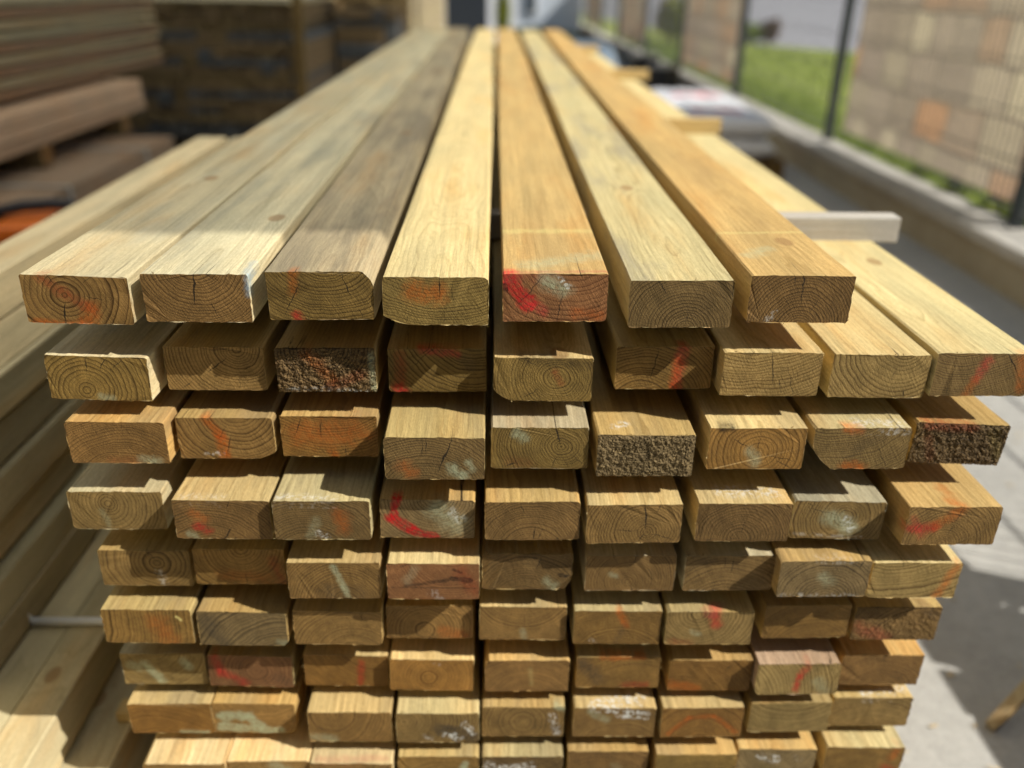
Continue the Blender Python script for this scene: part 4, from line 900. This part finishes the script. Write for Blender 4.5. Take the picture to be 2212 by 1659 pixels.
# orange tool case with a black handle, on a low block of boards left of the tier
pack('timber_pack', -1.75, -.95, 1.9, 3.3, -.90, -.62, 6, 4, [wm('low_block', 'umber', 'soil', 5.1)], 'low block of brown boards under the orange case', jitter=.04, seed=12)
t = empty('tool_case', (-1.47, 2.84, -.62), R(12))
M_or = simple('orange_plastic', (.90, .19, .012), .4, 0, .12)
bm = bmesh.new(); add_box(bm, -.26, .26, -.17, .17, 0, .075, .018); mesh_obj('case_base', bm, M_or, t)
bm = bmesh.new(); add_box(bm, -.26, .26, -.17, .17, .079, .145, .018); mesh_obj('case_lid', bm, M_or, t)
bm = bmesh.new(); add_tube(bm, [(-.09, -.172, .055), (-.09, -.205, .06), (-.06, -.222, .065), (.06, -.222, .065), (.09, -.205, .06), (.09, -.172, .055)], .016, 10); mesh_obj('handle', bm, M_rub, t, True)
bm = bmesh.new(); add_tube(bm, [(-.16, -.05, .143), (-.14, -.045, .170), (-.08, -.03, .180), (0, -.01, .180), (.06, .01, .170), (.08, .015, .143)], .020, 10); mesh_obj('handle', bm, M_rub, t, True)
for sx in (-.17, .17):
    bm = bmesh.new(); add_box(bm, sx - .025, sx + .025, -.182, -.168, .05, .11, .003); mesh_obj('latch', bm, M_rub, t)
tag(t, 'orange plastic tool case with black handle and latches at the left', 'tool case')

# ------------------------------------------------------------------ far background
M_navy = simple('dark_navy_paint', (.014, .020, .030), .6)
t = empty('gate_post', (-.245, 9.0, ZG))
bm = bmesh.new(); add_box(bm, -.20, .20, -.12, .12, 0, 2.2, .006); mesh_obj('post_shaft', bm, M_navy, t)
bm = bmesh.new(); add_box(bm, -.23, .23, -.15, .15, 2.2, 2.26, .01); mesh_obj('post_cap', bm, M_navy, t)
tag(t, 'dark navy gate post beyond the far end of the stack', 'post')
M_pw = simple('pale_blue_wall', (.60, .66, .74), .7, 0, .08, .6); M_gl = simple('window_glass', (.07, .09, .11), .08, 0, .2); M_fr = simple('white_frame', (.75, .76, .78), .5); M_rf = simple('roof_tile', (.12, .10, .10), .8)
t = empty('building', (-.6, 20.5, ZG))
bm = bmesh.new(); add_box(bm, -6, 2.55, 0, 7, 0, 3.4); mesh_obj('wall', bm, M_pw, t)
bm = bmesh.new()
vs = [bm.verts.new(q) for q in ((-6.4, -.4, 3.4), (2.8, -.4, 3.4), (2.8, 7.4, 3.4), (-6.4, 7.4, 3.4), (-6.4, 3.5, 5.4), (2.8, 3.5, 5.4))]
for f in ((0, 1, 5, 4), (2, 3, 4, 5), (1, 2, 5), (3, 0, 4), (0, 3, 2, 1)): bm.faces.new([vs[i] for i in f])
mesh_obj('roof', bm, M_rf, t)
for x in (-4.6, -2.2, 1.45):
    bm = bmesh.new(); add_box(bm, x - .16, x + .16, -.05, .02, .5, 2.2); wv = mesh_obj('window', bm, M_fr, t)
    bm = bmesh.new(); add_box(bm, x - .11, x + .11, -.07, -.045, .56, 2.14); mesh_obj('pane', bm, M_gl, wv)
bm = bmesh.new(); add_box(bm, .30, 1.15, -.04, .02, 0, 2.05); dv = mesh_obj('door', bm, M_fr, t)
bm = bmesh.new(); add_tube(bm, [(.40, -.045, 1.0), (.40, -.09, 1.0), (.50, -.09, 1.0)], .012, 6); mesh_obj('handle', bm, M_gl, dv)
tag(t, 'pale blue white building far behind the stack', 'building')
leafy('hedge', (.9, 19.2, ZG), 1.1, .16, 1500, M_leafd, 'low dark hedge in front of the pale building', 'hedge', .06, 31)

# ------------------------------------------------------------------ lower right: unseen pallet added to shade the ground, and a loose lath
t = empty('shadow_pallet', (1.62, .95, ZG), R(0))
for k in range(6):
    bm = bmesh.new(); add_box(bm, 0, .022, -.42 + k * .128, -.42 + k * .128 + .108, 0, .80); mesh_obj('deck_board', bm, M_pal, t)
for z in (0.02, .35, .68):
    bm = bmesh.new(); add_box(bm, .022, .11, -.42, .328, z, z + .1); mesh_obj('runner', bm, M_pal, t)
tag(t, 'unseen pallet on edge, added at the right to shade the ground', 'pallet')
bm = bmesh.new(); N = 14
pts = []
for i in range(N + 1):
    u = i / N
    pts.append(Vector((.868 + u * .62, 1.055 + u * .24 + .02 * math.sin(u * 3), ZG + .006 + .30 * u + .07 * math.sin(u * 3.1))))
rings = []
for i, q in enumerate(pts):
    d = (pts[min(i + 1, N)] - pts[max(i - 1, 0)]).normalized(); sd = d.cross(Vector((0, 0, 1))).normalized(); up = sd.cross(d)
    wv = .009 + .002 * math.sin(i); rings.append([bm.verts.new(q + sd * a * wv + up * c_ * .005) for a, c_ in ((-1, -1), (1, -1), (1, 1), (-1, 1))])
for i in range(N):
    for k in range(4): bm.faces.new((rings[i][k], rings[i][(k + 1) % 4], rings[i + 1][(k + 1) % 4], rings[i + 1][k]))
bm.faces.new(rings[0][::-1]); bm.faces.new(rings[-1])
tag(mesh_obj('lath', bm, wm('lath_wood', 'grey', 'tan', 3.14, .3)), 'thin curved wooden lath touching the ground at the lower right', 'lath')

# sawdust flakes and wood chips on the ground
M_chip = simple('wood_chip', (.55, .43, .25), .8, 0, .5, 60)
rng = random.Random(77); bm = bmesh.new()
for k in range(350):
    x = .62 + rng.random() ** 1.4 * 1.4; y = rng.uniform(.4, 4.5)
    a = rng.uniform(0, 6.28); L_ = rng.uniform(.002, .007); w_ = rng.uniform(.001, .004); ca, sa = math.cos(a), math.sin(a)
    z = ZG + .004 + rng.random() * .002
    bm.faces.new([bm.verts.new((x + ca * u * L_ - sa * v * w_, y + sa * u * L_ + ca * v * w_, z + .002 * u * rng.random())) for u, v in ((-1, -1), (1, -1), (1, 1), (-1, 1))])
tag(mesh_obj('wood_chips', bm, M_chip), 'scattered sawdust flakes and wood chips on the yard ground', 'wood chips', kind='stuff')
